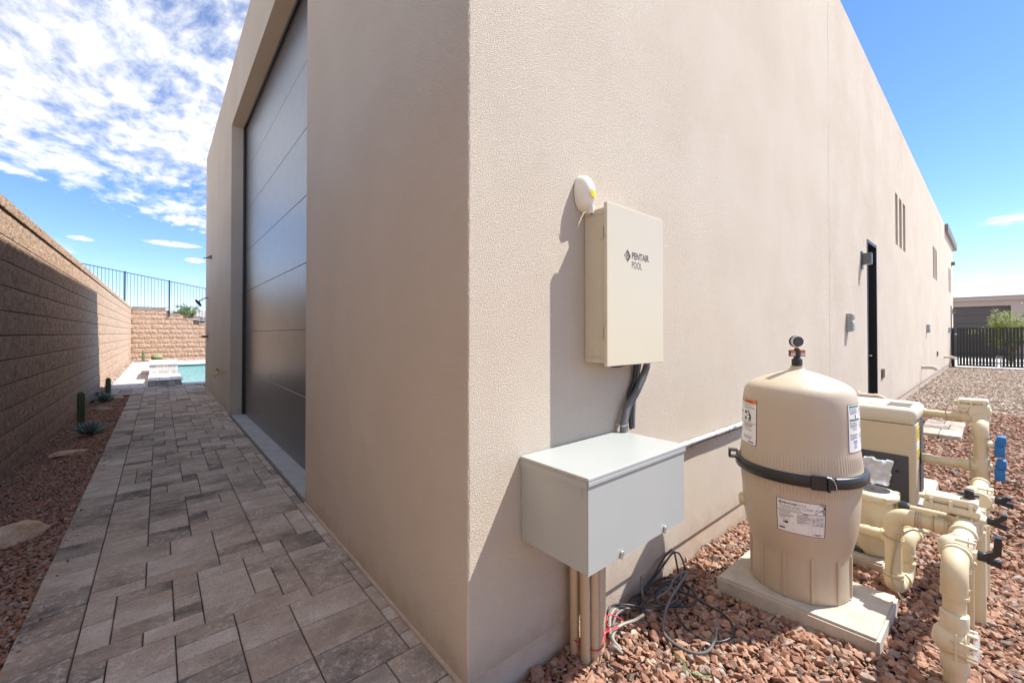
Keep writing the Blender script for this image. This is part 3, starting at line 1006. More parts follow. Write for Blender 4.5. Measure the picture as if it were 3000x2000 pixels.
def outlet(x, z0, z1, label, sc=1):
    t = thing('outlet_cover', (x, 0, (z0 + z1) / 2), label, 'electrical box', 'outlet covers on the sunny wall')
    bm = BM(); box(bm, x - .06 * sc, x + .06 * sc, -.045, -.001, z0, z1, .006, 2); obj('box', bm, 'grey_box', t)
    bm = BM(); h = z1 - z0
    prof = [(-.047, z0 + .01), (-.078, z0 + .012), (-.078, z0 + h * .45), (-.062, z0 + h * .62), (-.078, z0 + h * .78), (-.078, z1 - .02), (-.047, z1 - .004)]
    slab(bm, [(x - .052 * sc, a, b) for a, b in prof], (1, 0, 0), .104 * sc)
    obj('cover', bm, 'grey_box', t)


outlet(6.33, 1.405, 1.657, 'grey weatherproof outlet box on the wall left of the black side door')
outlet(16.5, 1.40, 1.65, 'grey weatherproof outlet box on the sunny wall above the second drain pipe', 1.3)
outlet(25.3, 1.405, 1.64, 'grey weatherproof outlet box farthest along the sunny wall beside the gate', 1.4)


def step_light(x, z0, z1, label, w_=.2):
    t = thing('step_light', (x, 0, (z0 + z1) / 2), label, 'outlet cover', 'dark covers low on the wall')
    bm = BM(); box(bm, x - w_ / 2, x + w_ / 2, -.022, -.001, z0, z1, .004, 1); obj('cover', bm, 'bronze', t)
    bm = BM(); box(bm, x - w_ / 2 + .02, x + w_ / 2 - .02, -.026, -.0225, z0 + .02, z1 - .02); obj('face', bm, 'black_plastic', t)


step_light(9.01, .578, .748, 'small dark cover low on the wall just right of the black side door', .22)
step_light(19.8, .59, .755, 'small dark cover low on the sunny wall between two drain pipes', .3)


def drain(x, label, L_=.20, r=.046):
    t = thing('drain_pipe', (x, 0, .46), label, 'drain pipe', 'beige drain pipes out of the wall')
    bm = BM(); cyl(bm, (x, -.001, .455), (x, -.012, .455), r * 1.6, 24, .003); obj('flange', bm, 'pvc', t)
    pts = [(x, .0, .455), (x, -L_, .455)] + [(x, -L_ - .12 * sin(a), .455 - .12 * (1 - cos(a))) for a in [R(12 * i) for i in range(1, 6)]]
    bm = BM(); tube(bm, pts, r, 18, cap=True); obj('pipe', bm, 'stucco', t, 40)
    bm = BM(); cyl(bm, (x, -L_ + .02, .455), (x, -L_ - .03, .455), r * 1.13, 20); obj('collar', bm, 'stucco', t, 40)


drain(7.02, 'curved beige drain pipe from the wall behind the filter tank')
drain(15.1, 'curved beige drain pipe low on the sunny wall, in the middle of the three')
drain(22.7, 'curved beige drain pipe low on the sunny wall, nearest the gate')

# ------------------------------------------------------------------ pool control box
cb = thing('control_cabinet', (.94, 0, 1.225), 'tall cream metal pool control cabinet on the stucco wall with black logo', 'control box')
bm = BM(); box(bm, .70, 1.185, -.126, -.0015, 1.240, 1.985, .003, 1); obj('body', bm, 'cream_enamel', cb)
bm = BM(); box(bm, .688, 1.194, -.146, -.127, 1.224, 2.003, .0025, 1); dr = obj('door', bm, 'cream_enamel', cb)
bm = BM()
fn = lambda x, y: (x, -.1466, y)
def fit(word, bold, x0, x1, z0, z1):
    vs, fs = text_geo(word, 1, bold); xs = [v[0] for v in vs]; ys = [v[1] for v in vs]
    a, b, c, d = min(xs), max(xs), min(ys), max(ys)
    put2d(bm, [(x0 + (x - a) / (b - a) * (x1 - x0), z0 + (y - c) / (d - c) * (z1 - z0)) for x, y in vs], fs, fn)


fit('PENTAIR', .016, .893, 1.049, 1.754, 1.789); fit('POOL', -.004, .893, .981, 1.708, 1.742)
logo2d(bm, .854, 1.766, .068, fn)
obj('lettering', bm, 'ink_brown', dr)
for z in (1.86, 1.385):
    bm = BM(); box(bm, .6955, .6995, -.120, -.095, z - .026, z + .026); box(bm, .686, .6995, -.124, -.1205, z - .028, z + .028)
    obj('hinge', bm, 'cream_enamel', cb)
for y in (-.045, -.085):
    bm = BM(); cyl(bm, (.6999, y, 1.285), (.6985, y, 1.285), .0145, 20); cyl(bm, (.6986, y, 1.285), (.6978, y, 1.285), .0125, 20)
    obj('knockout', bm, 'cream_enamel', cb)
for z in (1.955, 1.262):
    bm = BM(); box(bm, .6965, .6995, -.124, -.002, z, z + .003); obj('seam', bm, 'cream_enamel', cb)
bm = BM()
for z in (1.955, 1.85, 1.80, 1.43, 1.345, 1.255): cyl(bm, (.6995, -.137, z), (.6865, -.137, z), .004, 8)
obj('screw', bm, 'bolt', cb)['kind'] = 'stuff'

sn = thing('sensor_housing', (.672, 0, 1.97), 'white oval sensor housing with a yellow sticker above the cream cabinet', 'sensor')
bm = BM()
N_, M_ = 28, 12
rings = []
for j in range(M_ + 1):
    d = 1 - (1 - j / M_) ** 1.8; k = (1 - d ** 2.8) ** .5
    rings.append([bm.verts.new((.668 + .050 * max(k, .02) * cos(a), -.004 - .078 * d, 2.070 + (.088 if sin(a) > 0 else .092) * max(k, .02) * sin(a) - .012 * d)) for a in [2 * pi * i / N_ for i in range(N_)]])
for a, b in zip(rings, rings[1:]):
    for k in range(N_): bm.faces.new((a[k], a[(k + 1) % N_], b[(k + 1) % N_], b[k]))
bm.faces.new(rings[-1]); bm.faces.new(rings[0][::-1])
bmesh.ops.recalc_face_normals(bm, faces=bm.faces)
obj('shell', bm, 'ivory_plastic', sn, 60)
bm = BM(); tube(bm, [(.690, -.045, 2.0), (.693, -.047, 1.975), (.693, -.047, 1.966)], [.021, .018, .018], 18); obj('cable_gland', bm, 'ivory_plastic', sn, 40)
bm = BM(); cyl(bm, (.6935, -.047, 1.968), (.720, -.05, 1.9852), .008, 10); obj('cable', bm, 'cable_grey', sn)
bm = BM(); vv = []
for i in range(5):
    for j in range(4):
        u = .648 + .046 * i / 4; z = 2.036 + .034 * j / 3 - .002 * i
        kk = min(.98, math.hypot((u - .668) / .05, (z - 2.058) / .09)); d = (1 - kk * kk) ** (1 / 2.8)
        vv.append(bm.verts.new((u, -.0085 - .078 * d, z)))
for i in range(4):
    for j in range(3): bm.faces.new((vv[i * 4 + j], vv[(i + 1) * 4 + j], vv[(i + 1) * 4 + j + 1], vv[i * 4 + j + 1]))
obj('sticker', bm, 'yellow_sticker', sn, 60)

# ------------------------------------------------------------------ grey box, its conduits and cables
gb = thing('junction_box', (.63, 0, .498), 'wide pale grey metal box with a flat lid on the wall above the tan conduits', 'electrical box')
bm = BM(); box(bm, .274, .984, -.366, -.0015, .498, .840, .003, 1); obj('body', bm, 'grey_enamel', gb)
bm = BM(); box(bm, .268, .990, -.374, -.002, .8405, .856, .004, 2); box(bm, .2685, .9895, -.3735, -.3680, .824, .8408, .002, 1); box(bm, .2685, .2735, -.366, -.003, .815, .8408); box(bm, .9845, .9895, -.366, -.003, .815, .8408)
obj('lid', bm, 'grey_enamel', gb)
bm = BM(); box(bm, .2715, .2738, -.335, -.003, .795, .814); box(bm, .2705, .2738, -.3395, -.335, .775, .814)
obj('side_flange', bm, 'grey_enamel', gb)
bm = BM(); box(bm, .2735, .2755, -.3685, -.3662, .500, .82); box(bm, .2738, .984, -.3675, -.3662, .500, .8215); obj('front_panel', bm, 'grey_enamel', gb)
bm = BM(); box(bm, .276, .983, -.3672, -.3662, .8218, .8238); obj('lid_gap', bm, 'black_frame', gb)
for x in (.475, .80):
    bm = BM(); cyl(bm, (x, -.3675, .520), (x, -.378, .520), .009, 14, .002); cyl(bm, (x, -.370, .520), (x, -.372, .497), .006, 10); obj('screw', bm, 'galvanised', gb, 40)

for i, (xb, yb, xt, yt, r, lab) in enumerate(((.572, -.045, .562, -.048, .0210, 'tan conduit under the grey box, nearest the building corner'),
                                   (.574, -.108, .580, -.095, .0225, 'tan conduit under the grey box standing farthest out, its foot in sun'),
                                   (.612, -.130, .626, -.115, .0195, 'tan conduit under the grey box, middle of the bundle'),
                                   (.655, -.120, .674, -.110, .0205, 'tan conduit under the grey box, second from the cable pile'),
                                   (.700, -.096, .716, -.090, .0215, 'tan conduit under the grey box, right beside the cable pile'))):
    t = thing('conduit', (xb, yb, -.15), lab, 'conduit', 'tan conduits under the grey box')
    bm = BM(); cyl(bm, (xb, yb, -.15), (xt, yt, .497), r, 20); obj('pipe', bm, 'conduit_tan', t, 40)
    bm = BM(); cyl(bm, (xt, yt, .455), (xt, yt, .4965), r * 1.22, 20); obj('coupling', bm, 'conduit_tan', t, 40)


def cable(name, pts, r, m, label, cat='cable', group=None, flat=1.0, k=7):
    pts = [(x, min(y, -.012 - r), max(z, -.094)) for x, y, z in pts]
    bm = BM(); tube(bm, spl(pts, k), r, 8, flat=flat)
    return obj(name, bm, m, None, 60, label, cat, group, at=tuple(pts[0]))


cable('flexible_conduit', [(1.169, -.06, 1.239), (1.168, -.06, 1.20), (1.149, -.05, 1.145), (1.09, -.045, 1.063), (1.010, -.042, .985), (.978, -.04, .906), (.970, -.04, .857)], .0195, 'grey_flex', 'ribbed dark grey flexible conduit from the cream cabinet down to the grey box', 'conduit')
fc = bpy.data.objects['flexible_conduit']
bm = BM(); pp = spl([(1.168, -.06, 1.20), (1.149, -.05, 1.145), (1.09, -.045, 1.063), (1.010, -.042, .985), (.978, -.04, .906)], 14)
for a, b in zip(pp, pp[1:]):
    d = (b - a).normalized(); c_ = (a + b) / 2; tube(bm, [c_ - d * .0014, c_, c_ + d * .0014], [.0196, .0208, .0196], 12, cap=False)
obj('rib', bm, 'grey_flex', fc, 60)['kind'] = 'stuff'
bm = BM(); cyl(bm, (.976, -.04, .893), (.974, -.04, .900), .0225, 14); box(bm, .945, .957, -.03, -.004, .89, .902); obj('strap', bm, 'galvanised', fc)
cable('black_cable', [(1.108, -.03, 1.239), (1.098, -.022, 1.124), (1.055, -.02, 1.052), (1.043, -.02, .978), (1.060, -.02, .912), (1.055, -.03, .857)], .009, 'cable_black', 'kinked black cable behind the flexible conduit under the cream cabinet')
cable('black_cable', [(1.125, -.03, 1.239), (1.116, -.02, 1.15), (1.082, -.016, 1.05), (1.066, -.016, .95), (1.068, -.02, .857)], .008, 'cable_black', 'thin straight black cable next to the wall under the cream cabinet')
cable('grey_conduit', [(1.150, -.03, 1.239), (1.145, -.022, 1.18), (1.128, -.02, 1.12), (1.100, -.02, 1.02), (1.090, -.02, .92), (1.088, -.02, .857)], .011, 'grey_flex', 'slim grey conduit rightmost under the cream cabinet', 'conduit')
cable('cable_loop', [(.82, -.06, 1.239), (.84, -.06, 1.222), (.90, -.05, 1.214), (.98, -.04, 1.218), (1.03, -.04, 1.239)], .012, 'cable_black', 'short sagging loop of black cable under the cream cabinet')

wc = thing('white_conduit', (1.0, 0, .67), 'white horizontal pipe on the wall between the grey box and the filter tank', 'conduit')
bm = BM(); cyl(bm, (.9895, -.032, .672), (2.9, -.032, .672), .0145, 18); obj('pipe', bm, 'white_pvc', wc, 40)
for x in (1.02, 2.40):
    bm = BM(); cyl(bm, (x - .03, -.032, .672), (x + .03, -.032, .672), .0180, 18, .002); obj('coupling', bm, 'galvanised', wc, 40)
for x in (1.05, 1.38, 1.72, 2.08, 2.30):
    bm = BM(); tube(bm, [(x, -.032 + .0155 * cos(a), .668 + .021 * sin(a)) for a in [2 * pi * i / 14 for i in range(15)]], .0016, 6); cyl(bm, (x, -.04, .648), (x + .012, -.05, .628), .0013, 6); obj('cable_tie', bm, 'black_plastic', wc)
cable('black_cable', [(.989, -.036, .655), (1.2, -.034, .651), (1.55, -.040, .650), (1.9, -.034, .650), (2.3, -.036, .649), (2.9, -.034, .65)], .0055, 'cable_black', 'black cable tied along the underside of the white wall pipe')

CB = [
    ('black', .0055, 'black cable standing in a tall loop against the foundation', [(1.03, -.075, -.075), (1.17, -.04, -.05), (1.292, -.03, -.02), (1.40, -.02, .02), (1.48, -.02, .045), (1.53, -.02, .035), (1.463, -.075, 0), (1.435, -.102, -.06), (1.312, -.154, -.08)]),
    ('black', .0055, 'second black cable loop leaning just in front of the tallest loop', [(1.053, -.073, -.08), (1.158, -.05, -.05), (1.297, -.04, -.02), (1.408, -.035, .01), (1.50, -.03, .03), (1.542, -.05, .02), (1.475, -.117, 0), (1.471, -.115, -.04), (1.356, -.143, -.08), (1.233, -.161, -.085)]),
    ('black', .0055, 'black cable in a wide oval loop reaching toward the filter pad', [(1.153, -.232, -.07), (1.099, -.298, -.08), (1.076, -.372, -.085), (1.091, -.438, -.085), (1.143, -.482, -.08), (1.218, -.494, -.08), (1.282, -.464, -.08), (1.334, -.398, -.08), (1.333, -.32, -.075), (1.323, -.242, -.06), (1.307, -.169, -.06)]),
    ('grey', .006, 'thick grey cable with a cut end pointing up on the sunlit gravel', [(1.092, -.466, -.005), (1.068, -.468, -.05), (1.013, -.463, -.075), (.968, -.423, -.085), (.95, -.36, -.085), (.959, -.299, -.085), (.985, -.258, -.075), (1.076, -.218, -.05), (1.166, -.197, -.03), (1.291, -.183, -.01), (1.407, -.166, 0), (1.404, -.149, 0), (1.339, -.128, -.02), (1.231, -.15, -.03), (1.135, -.139, -.04), (1.092, -.104, -.06), (1.058, -.088, -.08)]),
    ('grey', .0055, 'grey cable with one short end sticking up beside the foundation', [(1.137, -.042, .03), (1.106, -.064, -.02), (1.095, -.084, -.06), (1.106, -.138, -.07), (1.175, -.186, -.07), (1.266, -.184, -.07), (1.266, -.143, -.04), (1.208, -.108, -.05), (1.128, -.112, -.07)]),
    ('tan', .006, 'pale grey cable running from the pile round to the conduits', [(1.056, -.149, -.07), (.995, -.086, -.05), (.925, -.046, -.04), (.859, -.043, -.05), (.784, -.086, -.06), (.725, -.152, -.08), (.722, -.204, -.10)]),
    ('grey', .006, 'grey cable curling down beside the conduits', [(1.047, -.137, -.08), (.986, -.079, -.06), (.894, -.062, -.05), (.823, -.081, -.06), (.759, -.119, -.07), (.72, -.182, -.10)]),
    ('tan', .007, 'short pale grey cable with a cut end near the red wire', [(.962, -.166, -.04), (.917, -.142, -.06), (.852, -.115, -.065), (.795, -.114, -.065), (.738, -.137, -.07), (.73, -.19, -.09)]),
    ('black', .0055, 'black cable bent double close to the wall beside the conduits', [(1.059, -.142, -.07), (.955, -.081, -.03), (.887, -.03, -.03), (.847, -.03, -.04), (.843, -.035, -.06), (.906, -.053, -.075), (.966, -.074, -.08)]),
    ('black', .0055, 'black cable circling the middle of the cable pile', [(.987, -.048, -.07), (1.059, -.031, -.06), (1.139, -.05, -.05), (1.264, -.064, -.03), (1.334, -.106, -.02), (1.355, -.18, -.03), (1.333, -.249, -.05), (1.28, -.274, -.06), (1.221, -.247, -.07), (1.164, -.198, -.07), (1.082, -.152, -.08)]),
    ('black', .0055, 'black cable zigzagging through the shaded heart of the pile', [(1.42, -.08, -.08), (1.25, -.10, -.03), (1.10, -.15, -.04), (1.18, -.22, -.06), (1.36, -.20, -.05), (1.24, -.12, -.02), (1.05, -.11, -.05), (.98, -.14, -.08)]),
]
for c_, r_, lb, pts in CB:
    cable('loose_cable', pts, r_, 'cable_' + c_, lb, 'cable', 'loose cables heaped on the gravel', 1.0 if c_ == 'black' else 1.25)
rw = [(.553, -.035, -.030), (.555, -.062, -.034), (.568, -.112, -.042), (.590, -.139, -.052), (.63, -.152, -.055), (.672, -.139, -.045), (.700, -.118, -.034)]
bm = BM(); tube(bm, spl(rw), .0032, 6); tube(bm, spl([(.700, -.118, -.034), (.722, -.128, -.02), (.716, -.117, 0), (.73, -.108, .02), (.763, -.113, .02), (.861, -.109, -.05)]), .0030, 6)
tube(bm, spl([(.695, -.12, -.034), (.735, -.132, -.03), (.79, -.126, -.045), (.813, -.124, -.06)]), .0030, 6); cyl(bm, (.69, -.122, -.037), (.71, -.119, -.032), .006, 8)
obj('red_wire', bm, 'red_wire', None, 60, 'thin red wire tied round the feet of the tan conduits', 'wire', at=(.553, -.035, -.03))
cable('green_wire', [(.88, -.372, -.075), (.863, -.419, -.072), (.835, -.461, -.074), (.842, -.501, -.072), (.881, -.535, -.075)], .0022, 'green_wire', 'short thin green wire lying on the sunlit red gravel', 'wire')

# ------------------------------------------------------------------ filter tank on its pad
def pad(name, poly, z0, z1, label, m='concrete_pad', group='concrete equipment pads'):
    bm = BM(); prism(bm, poly, z0, z1)
    bmesh.ops.recalc_face_normals(bm, faces=bm.faces)
    es = [e for e in bm.edges if any(v.co.z > z1 - .001 for v in e.verts)]
    bmesh.ops.bevel(bm, geom=es, offset=.012, segments=2, affect='EDGES')
    c = (sum(p[0] for p in poly) / len(poly), sum(p[1] for p in poly) / len(poly), z0)
    return obj(name, bm, m, None, 40, label, 'concrete pad', group, at=c)


pad('concrete_pad', [(1.562, -.262), (1.608, -.975), (2.122, -.982), (2.072, -.270)], -.16, -.030, 'low square concrete pad under the round filter tank')
pad('concrete_pad', [(2.50, -.875), (3.45, -.875), (3.45, -.30), (2.50, -.30)], -.16, -.050, 'concrete pad under the pool pump behind the filter tank')
pad('concrete_pad', [(3.60, -.965), (4.80, -.965), (4.80, -.22), (3.60, -.22)], -.16, -.032, 'concrete pad under the boxy pool heater')

TX, TY = 1.89, -.585
tk = thing('filter_tank', (TX, TY, -.03), 'big tan round pool filter tank with a black clamp band and labels', 'filter tank')
NR = 118; SEG = NR * 4
def rib(z0, z1, fade0, fade1):
    def fn(r, h, a):
        k = max(0, min(1, (h - z0) / fade0)) * max(0, min(1, (z1 - h) / fade1))
        return r + .0038 * k * (abs(sin(a * NR / 2)) - .6)
    return fn


up = [(.262, .60), (.2915, .61), (.2915, .652), (.2905, .656)] + [(.2905 - .0012 * i, .656 + .0115 * i) for i in range(1, 10)]
up += [(.278, .80), (.2765, .88), (.2755, .94), (.274, .985), (.2715, 1.015), (.2670, 1.046), (.260, 1.064), (.248, 1.082), (.232, 1.096), (.21, 1.109), (.18, 1.1235), (.145, 1.1375), (.11, 1.150), (.075, 1.161), (.05, 1.168), (.038, 1.174), (.033, 1.182), (.0325, 1.193)]
bm = BM(); lathe(bm, up, (TX, TY, 0), seg=SEG, rfn=rib(.655, .765, .004, .045)); us_ = obj('upper_shell', bm, 'tan_tank', tk, 50)
lo = [(.235, -.029), (.238, -.022), (.2372, .02), (.236, .13), (.236, .165), (.2365, .185), (.2405, .205), (.2475, .232), (.2555, .265), (.2630, .30), (.2690, .335), (.2735, .375), (.2770, .42), (.2790, .46)]
lo += [(.2795 + .0006 * i, .47 + .0115 * i) for i in range(1, 11)] + [(.2865, .594), (.2865, .600), (.25, .602)]
bm = BM(); lathe(bm, lo, (TX, TY, 0), seg=SEG, rfn=rib(.495, .6, .045, .002)); ls_ = obj('lower_shell', bm, 'tan_tank', tk, 50)
for a in (122, 151, 180, 209.5, 240, 269, 298, 330, 0, 30, 60, 91):
    bm = BM(); ca, sa = cos(R(a)), sin(R(a)); tx, ty = -sa * .006, ca * .006
    pr = [(.232, -.02), (.2435, -.02), (.2455, .17), (.243, .205), (.232, .205)]
    slab(bm, [(TX + r * ca - tx, TY + r * sa - ty, z) for r, z in pr], (tx, ty, 0), .012)
    bmesh.ops.recalc_face_normals(bm, faces=bm.faces)
    obj('fin', bm, 'tan_tank', ls_)
bm = BM(); lathe(bm, [(.288, .594), (.306, .5945), (.3125, .600), (.316, .609), (.316, .636), (.313, .645), (.307, .651), (.300, .653), (.292, .6525), (.289, .650)], (TX, TY, 0), seg=120)
cr = obj('clamp_band', bm, 'black_plastic', tk, 40)
def pol(r, a, z): return Vector((TX + r * cos(R(a)), TY + r * sin(R(a)), z))
bm = BM()
for a0, a1, r0, r1, z0, z1 in ((205, 216.5, .3135, .326, .592, .664), (217.2, 219.0, .315, .331, .588, .659), (219, 225, .3135, .322, .597, .655)):
    n = 5; vs = [[bm.verts.new(pol(r, a0 + (a1 - a0) * i / n, z)) for i in range(n + 1)] for r, z in ((r0, z0), (r1, z0), (r1, z1), (r0, z1))]
    for k in range(4):
        for i in range(n): bm.faces.new((vs[k][i], vs[k][i + 1], vs[(k + 1) % 4][i + 1], vs[(k + 1) % 4][i]))
    for i in (0, n): bm.faces.new([vs[k][i] for k in range(4)])
bmesh.ops.recalc_face_normals(bm, faces=bm.faces)
obj('latch', bm, 'black_plastic', cr)
bm = BM(); tube(bm, spl([pol(.30, 213, .657), pol(.318, 217, .660), pol(.324, 221, .650), pol(.322, 224, .625), pol(.322, 224.6, .60)]), .0022, 8); tube(bm, spl([pol(.30, 216, .656), pol(.319, 219.5, .659), pol(.326, 222.5, .648)]), .0022, 8)
obj('spring_wire', bm, 'galvanised', cr, 60)
bm = BM()
for z0, z1 in ((.634, .642), (.672, .680)):
    slab(bm, [pol(.305, 112, z0), pol(.355, 112, z0), pol(.355, 120.5, z0), pol(.305, 120.5, z0)], (0, 0, 1), z1 - z0)
for a, r0, r1 in ((112, .305, .31), (120, .345, .354), (116, .345, .354), (112.4, .345, .354)):
    slab(bm, [pol(r0, a, .641), pol(r1, a, .641), pol(r1, a + 1.4, .641), pol(r0, a + 1.4, .641)], (0, 0, 1), .032)
bmesh.ops.recalc_face_normals(bm, faces=bm.faces)
obj('bracket', bm, 'black_plastic', cr)
# labels wrapped on the shell
def rad_at(prof, z):
    for (r0, z0), (r1, z1) in zip(prof, prof[1:]):
        if z0 <= z <= z1 and z1 > z0: return r0 + (r1 - r0) * (z - z0) / (z1 - z0)
    return prof[-1][0]


def wrapper(prof, a0, e):
    """(x right along the surface, y = height) -> point; x in degrees, increasing azimuth"""
    return lambda x, y: pol(rad_at(prof, y) + e, a0 + x, y)


def label_part(name, prof, a0, a1, z0, z1, shear, draw, parent):
    n = max(6, int(abs(a1 - a0) / 2))
    sh = lambda x, y, e=.0: pol(rad_at(prof, y) + e, a0 + x, y)
    W_ = a1 - a0
    bm = BM(); rect2d(bm, 0, W_, z0, z1, lambda x, y: sh(x, y, .0012), n, 6)
    bmesh.ops.recalc_face_normals(bm, faces=bm.faces)
    part = obj(name, bm, 'label_white', parent, 60)
    layers = {}
    def L_(m):
        if m not in layers: layers[m] = BM()
        return layers[m]
    lv = [0]
    def rect(m, u0, u1, v0, v1, e=.0018):
        rect2d(L_(m), u0 * W_, u1 * W_, z0 + v0 * (z1 - z0), z0 + v1 * (z1 - z0), lambda x, y: sh(x, y, e), max(1, int(abs(u1 - u0) * n)), max(1, int((v1 - v0) * 6)))
    deg = 180 / pi / rad_at(prof, (z0 + z1) / 2)
    def txt(m, s, u, v, size, bold=0.0, e=.0022, sx=1.0):
        vs, fs = text_geo(s, size, bold)
        put2d(L_(m), [(u * W_ + x * deg * sx * (1 if W_ > 0 else -1), z0 + v * (z1 - z0) + y) for x, y in vs], fs, lambda x, y: sh(x, y, e))
    def lines(m, u0, u1, vtop, k, step, th=.012, seed=0):
        r = random.Random(seed)
        for i in range(k): rect(m, u0, u0 + (u1 - u0) * (r.uniform(.75, 1) if i < k - 1 else r.uniform(.4, .8)), vtop - i * step - th, vtop - i * step)
    def poly(m, uv, e=.0018):
        put2d(L_(m), [(u * W_, z0 + v * (z1 - z0)) for u, v in uv], [tuple(range(len(uv)))], lambda x, y: sh(x, y, e))
    def border(m, t, tv):
        rect(m, 0, 1, 0, tv, .0020); rect(m, 0, 1, 1 - tv, 1, .0020); rect(m, 0, t, 0, 1, .0020); rect(m, 1 - t, 1, 0, 1, .0020)
    def lg(m, u, v, s):
        logo2d(L_(m), 0, 0, s, lambda x, y: sh(u * W_ + x * deg, z0 + v * (z1 - z0) + y, .0022))
    draw(rect, txt, lines, poly, border, lg)
    for m, b in layers.items():
        bmesh.ops.recalc_face_normals(b, faces=b.faces); obj('print', b, m, part)['kind'] = 'stuff'


def name_label(rect, txt, lines, poly, border, lg):
    poly('label_midgrey', [(.77, .69), (.99, .69), (.99, .985), (.88, .985)], .0016)
    poly('label_grey', [(.78, .68), (.99, .68), (.99, .80), (.945, .86)], .0018); poly('label_grey', [(.875, .99), (.99, .99), (.99, .90), (.945, .90)], .0019); poly('ink', [(.945, .88), (.99, .93), (.99, .83)], .0021)
    lg('ink', .075, .885, .021); txt('ink', 'PENTAIR', .125, .855, .0155, .02, sx=1.05); txt('ink_grey', 'POOL', .42, .855, .0155, -.005, sx=1.05)
    txt('ink_grey', "CLEAN AND CLEAR' PLUS", .065, .755, .0165, .003); txt('ink_grey', 'CARTRIDGE FILTER', .065, .69, .0115, -.006)
    rect('ink', 0, 1, .655, .668)
    lines('ink_grey', .05, .36, .625, 2, .034, .014, 1); lines('ink_grey', .05, .36, .545, 4, .034, .014, 2)
    rect('ink_grey', .10, .28, .375, .387); rect('ink', .17, .24, .27, .34); poly('ink_grey', [(.125, .30), (.15, .27), (.175, .30), (.15, .345)])
    rect('ink_grey', .05, .24, .185, .192); rect('ink', .05, .17, .09, .135)
    txt('ink', 'MODEL', .54, .618, .0075, .02)
    for i in range(7): rect('ink_grey', .42, .97, .605 - i * .045, .609 - i * .045, .0021)
    for i in range(6): rect('ink_grey', .43, .43 + (.22, .27, .28, .18, .25, .12)[i], .57 - i * .045, .585 - i * .045)
    for i in range(6):
        for j in range(3):
            if (i + j) % 4: rect('ink_grey', .735 + j * .08, .79 + j * .08, .57 - i * .045, .588 - i * .045)
    for u in (.42, .725, .805, .885, .965): rect('ink_grey', u, u + .003, .33 if u < .7 else .10, .612)
    rect('ink_grey', .34, .37, .085, .089); rect('ink_grey', .34, .343, .085, .17); rect('ink_grey', .64, .67, .085, .089); rect('ink_grey', .667, .67, .085, .17)
    rect('ink_grey', .34, .343, .25, .33); rect('ink_grey', .667, .67, .22, .30); rect('ink', .74, .95, .07, .085); rect('ink', .80, .90, .045, .058)
    border('ink', .012, .012)


def person_icon(poly, u, v, su, sv):
    q = lambda pts: poly('ink', [(u + a * su, v + b * sv) for a, b in pts], .0022)
    q([(.52, .92), (.62, .98), (.72, .92), (.70, .82), (.58, .80)])
    q([(.58, .78), (.72, .80), (.86, .62), (.92, .40), (.74, .40), (.70, .58)])
    q([(.74, .40), (.92, .40), (.88, 0), (.78, 0), (.78, .26)]); q([(.74, .40), (.80, .38), (.66, .02), (.56, .02), (.64, .26)])
    q([(.68, .60), (.70, .54), (.36, .50), (.36, .55)])
    q([(.10, .90), (.36, .94), (.44, .74), (.40, .66), (.06, .66)]); q([(.04, .36), (.36, .36), (.30, .04), (.12, .04)])


def warn_label(rect, txt, lines, poly, border, lg):
    rect('label_green', .03, .34, .93, .975); rect('label_green', .03, .34, .66, .705)
    lines('ink_grey', .05, .33, .91, 5, .022, .008, 3); rect('ink', .18, .21, .74, .80); lines('ink_grey', .05, .33, .64, 5, .022, .008, 4)
    rect('ink_grey', .08, .16, .46, .51); rect('label_midgrey', .18, .27, .44, .50); rect('ink_grey', .05, .35, .345, .348); rect('ink_grey', .05, .35, .15, .153)
    poly('ink', [(.20, .31), (.23, .31), (.27, .20), (.24, .20)]); rect('ink_grey', .35, .353, .05, .96)
    rect('label_orange', .37, .985, .905, .985); txt('ink', 'WARNING', .52, .925, .0155, .02, sx=.92); poly('ink', [(.41, .925), (.49, .925), (.45, .968)], .0022)
    lines('ink_grey', .41, .95, .885, 2, .022, .009, 5); lines('ink_grey', .41, .95, .825, 3, .022, .009, 6)
    person_icon(poly, .46, .50, .36, .245)
    rect('ink', .355, .985, .462, .470)
    lines('ink_grey', .42, .95, .44, 3, .032, .017, 7); lines('ink_grey', .44, .92, .325, 2, .022, .009, 8); lines('ink_grey', .42, .92, .175, 4, .022, .009, 9)
    rect('ink', .68, .90, .035, .06); border('ink_brown', .018, .007)


def inst_label(rect, txt, lines, poly, border, lg):
    for v in (.93, .655):
        rect('label_green', .07, .58, v, v + .038); rect('label_midgrey', .60, .96, v, v + .034)
    for i, v in enumerate((.905, .625, .38)):
        rect('ink', .08, .13, v - .02, v); rect('ink', .17, .45, v - .015, v - .004); rect('ink', .60, .63, v - .02, v); rect('ink_grey', .67, .88, v - .015, v - .004)
        lines('ink_grey', .08, .50, v - .035, 5, .017, .007, 20 + i); lines('ink_grey', .60, .95, v - .035, 5, .017, .007, 30 + i)
    rect('ink', .34, .38, .70, .785); rect('ink_grey', .25, .36, .745, .757); poly('label_blue', [(.70, .77), (.78, .77), (.76, .735), (.72, .735)])
    rect('label_midgrey', .20, .42, .46, .505); poly('ink', [(.32, .46), (.40, .48), (.36, .51)]); rect('ink', .74, .79, .46, .51)
    poly('label_blue', [(.20, .215), (.26, .24), (.40, .24), (.46, .215), (.42, .20), (.36, .215), (.30, .215), (.24, .20)]); poly('label_blue', [(.26, .19), (.40, .19), (.36, .155), (.30, .155)])
    lines('ink_grey', .24, .45, .135, 4, .017, .007, 40); rect('ink_grey', .72, .74, .14, .235); rect('ink_grey', .74, .86, .215, .225)
    border('ink', .018, .008)


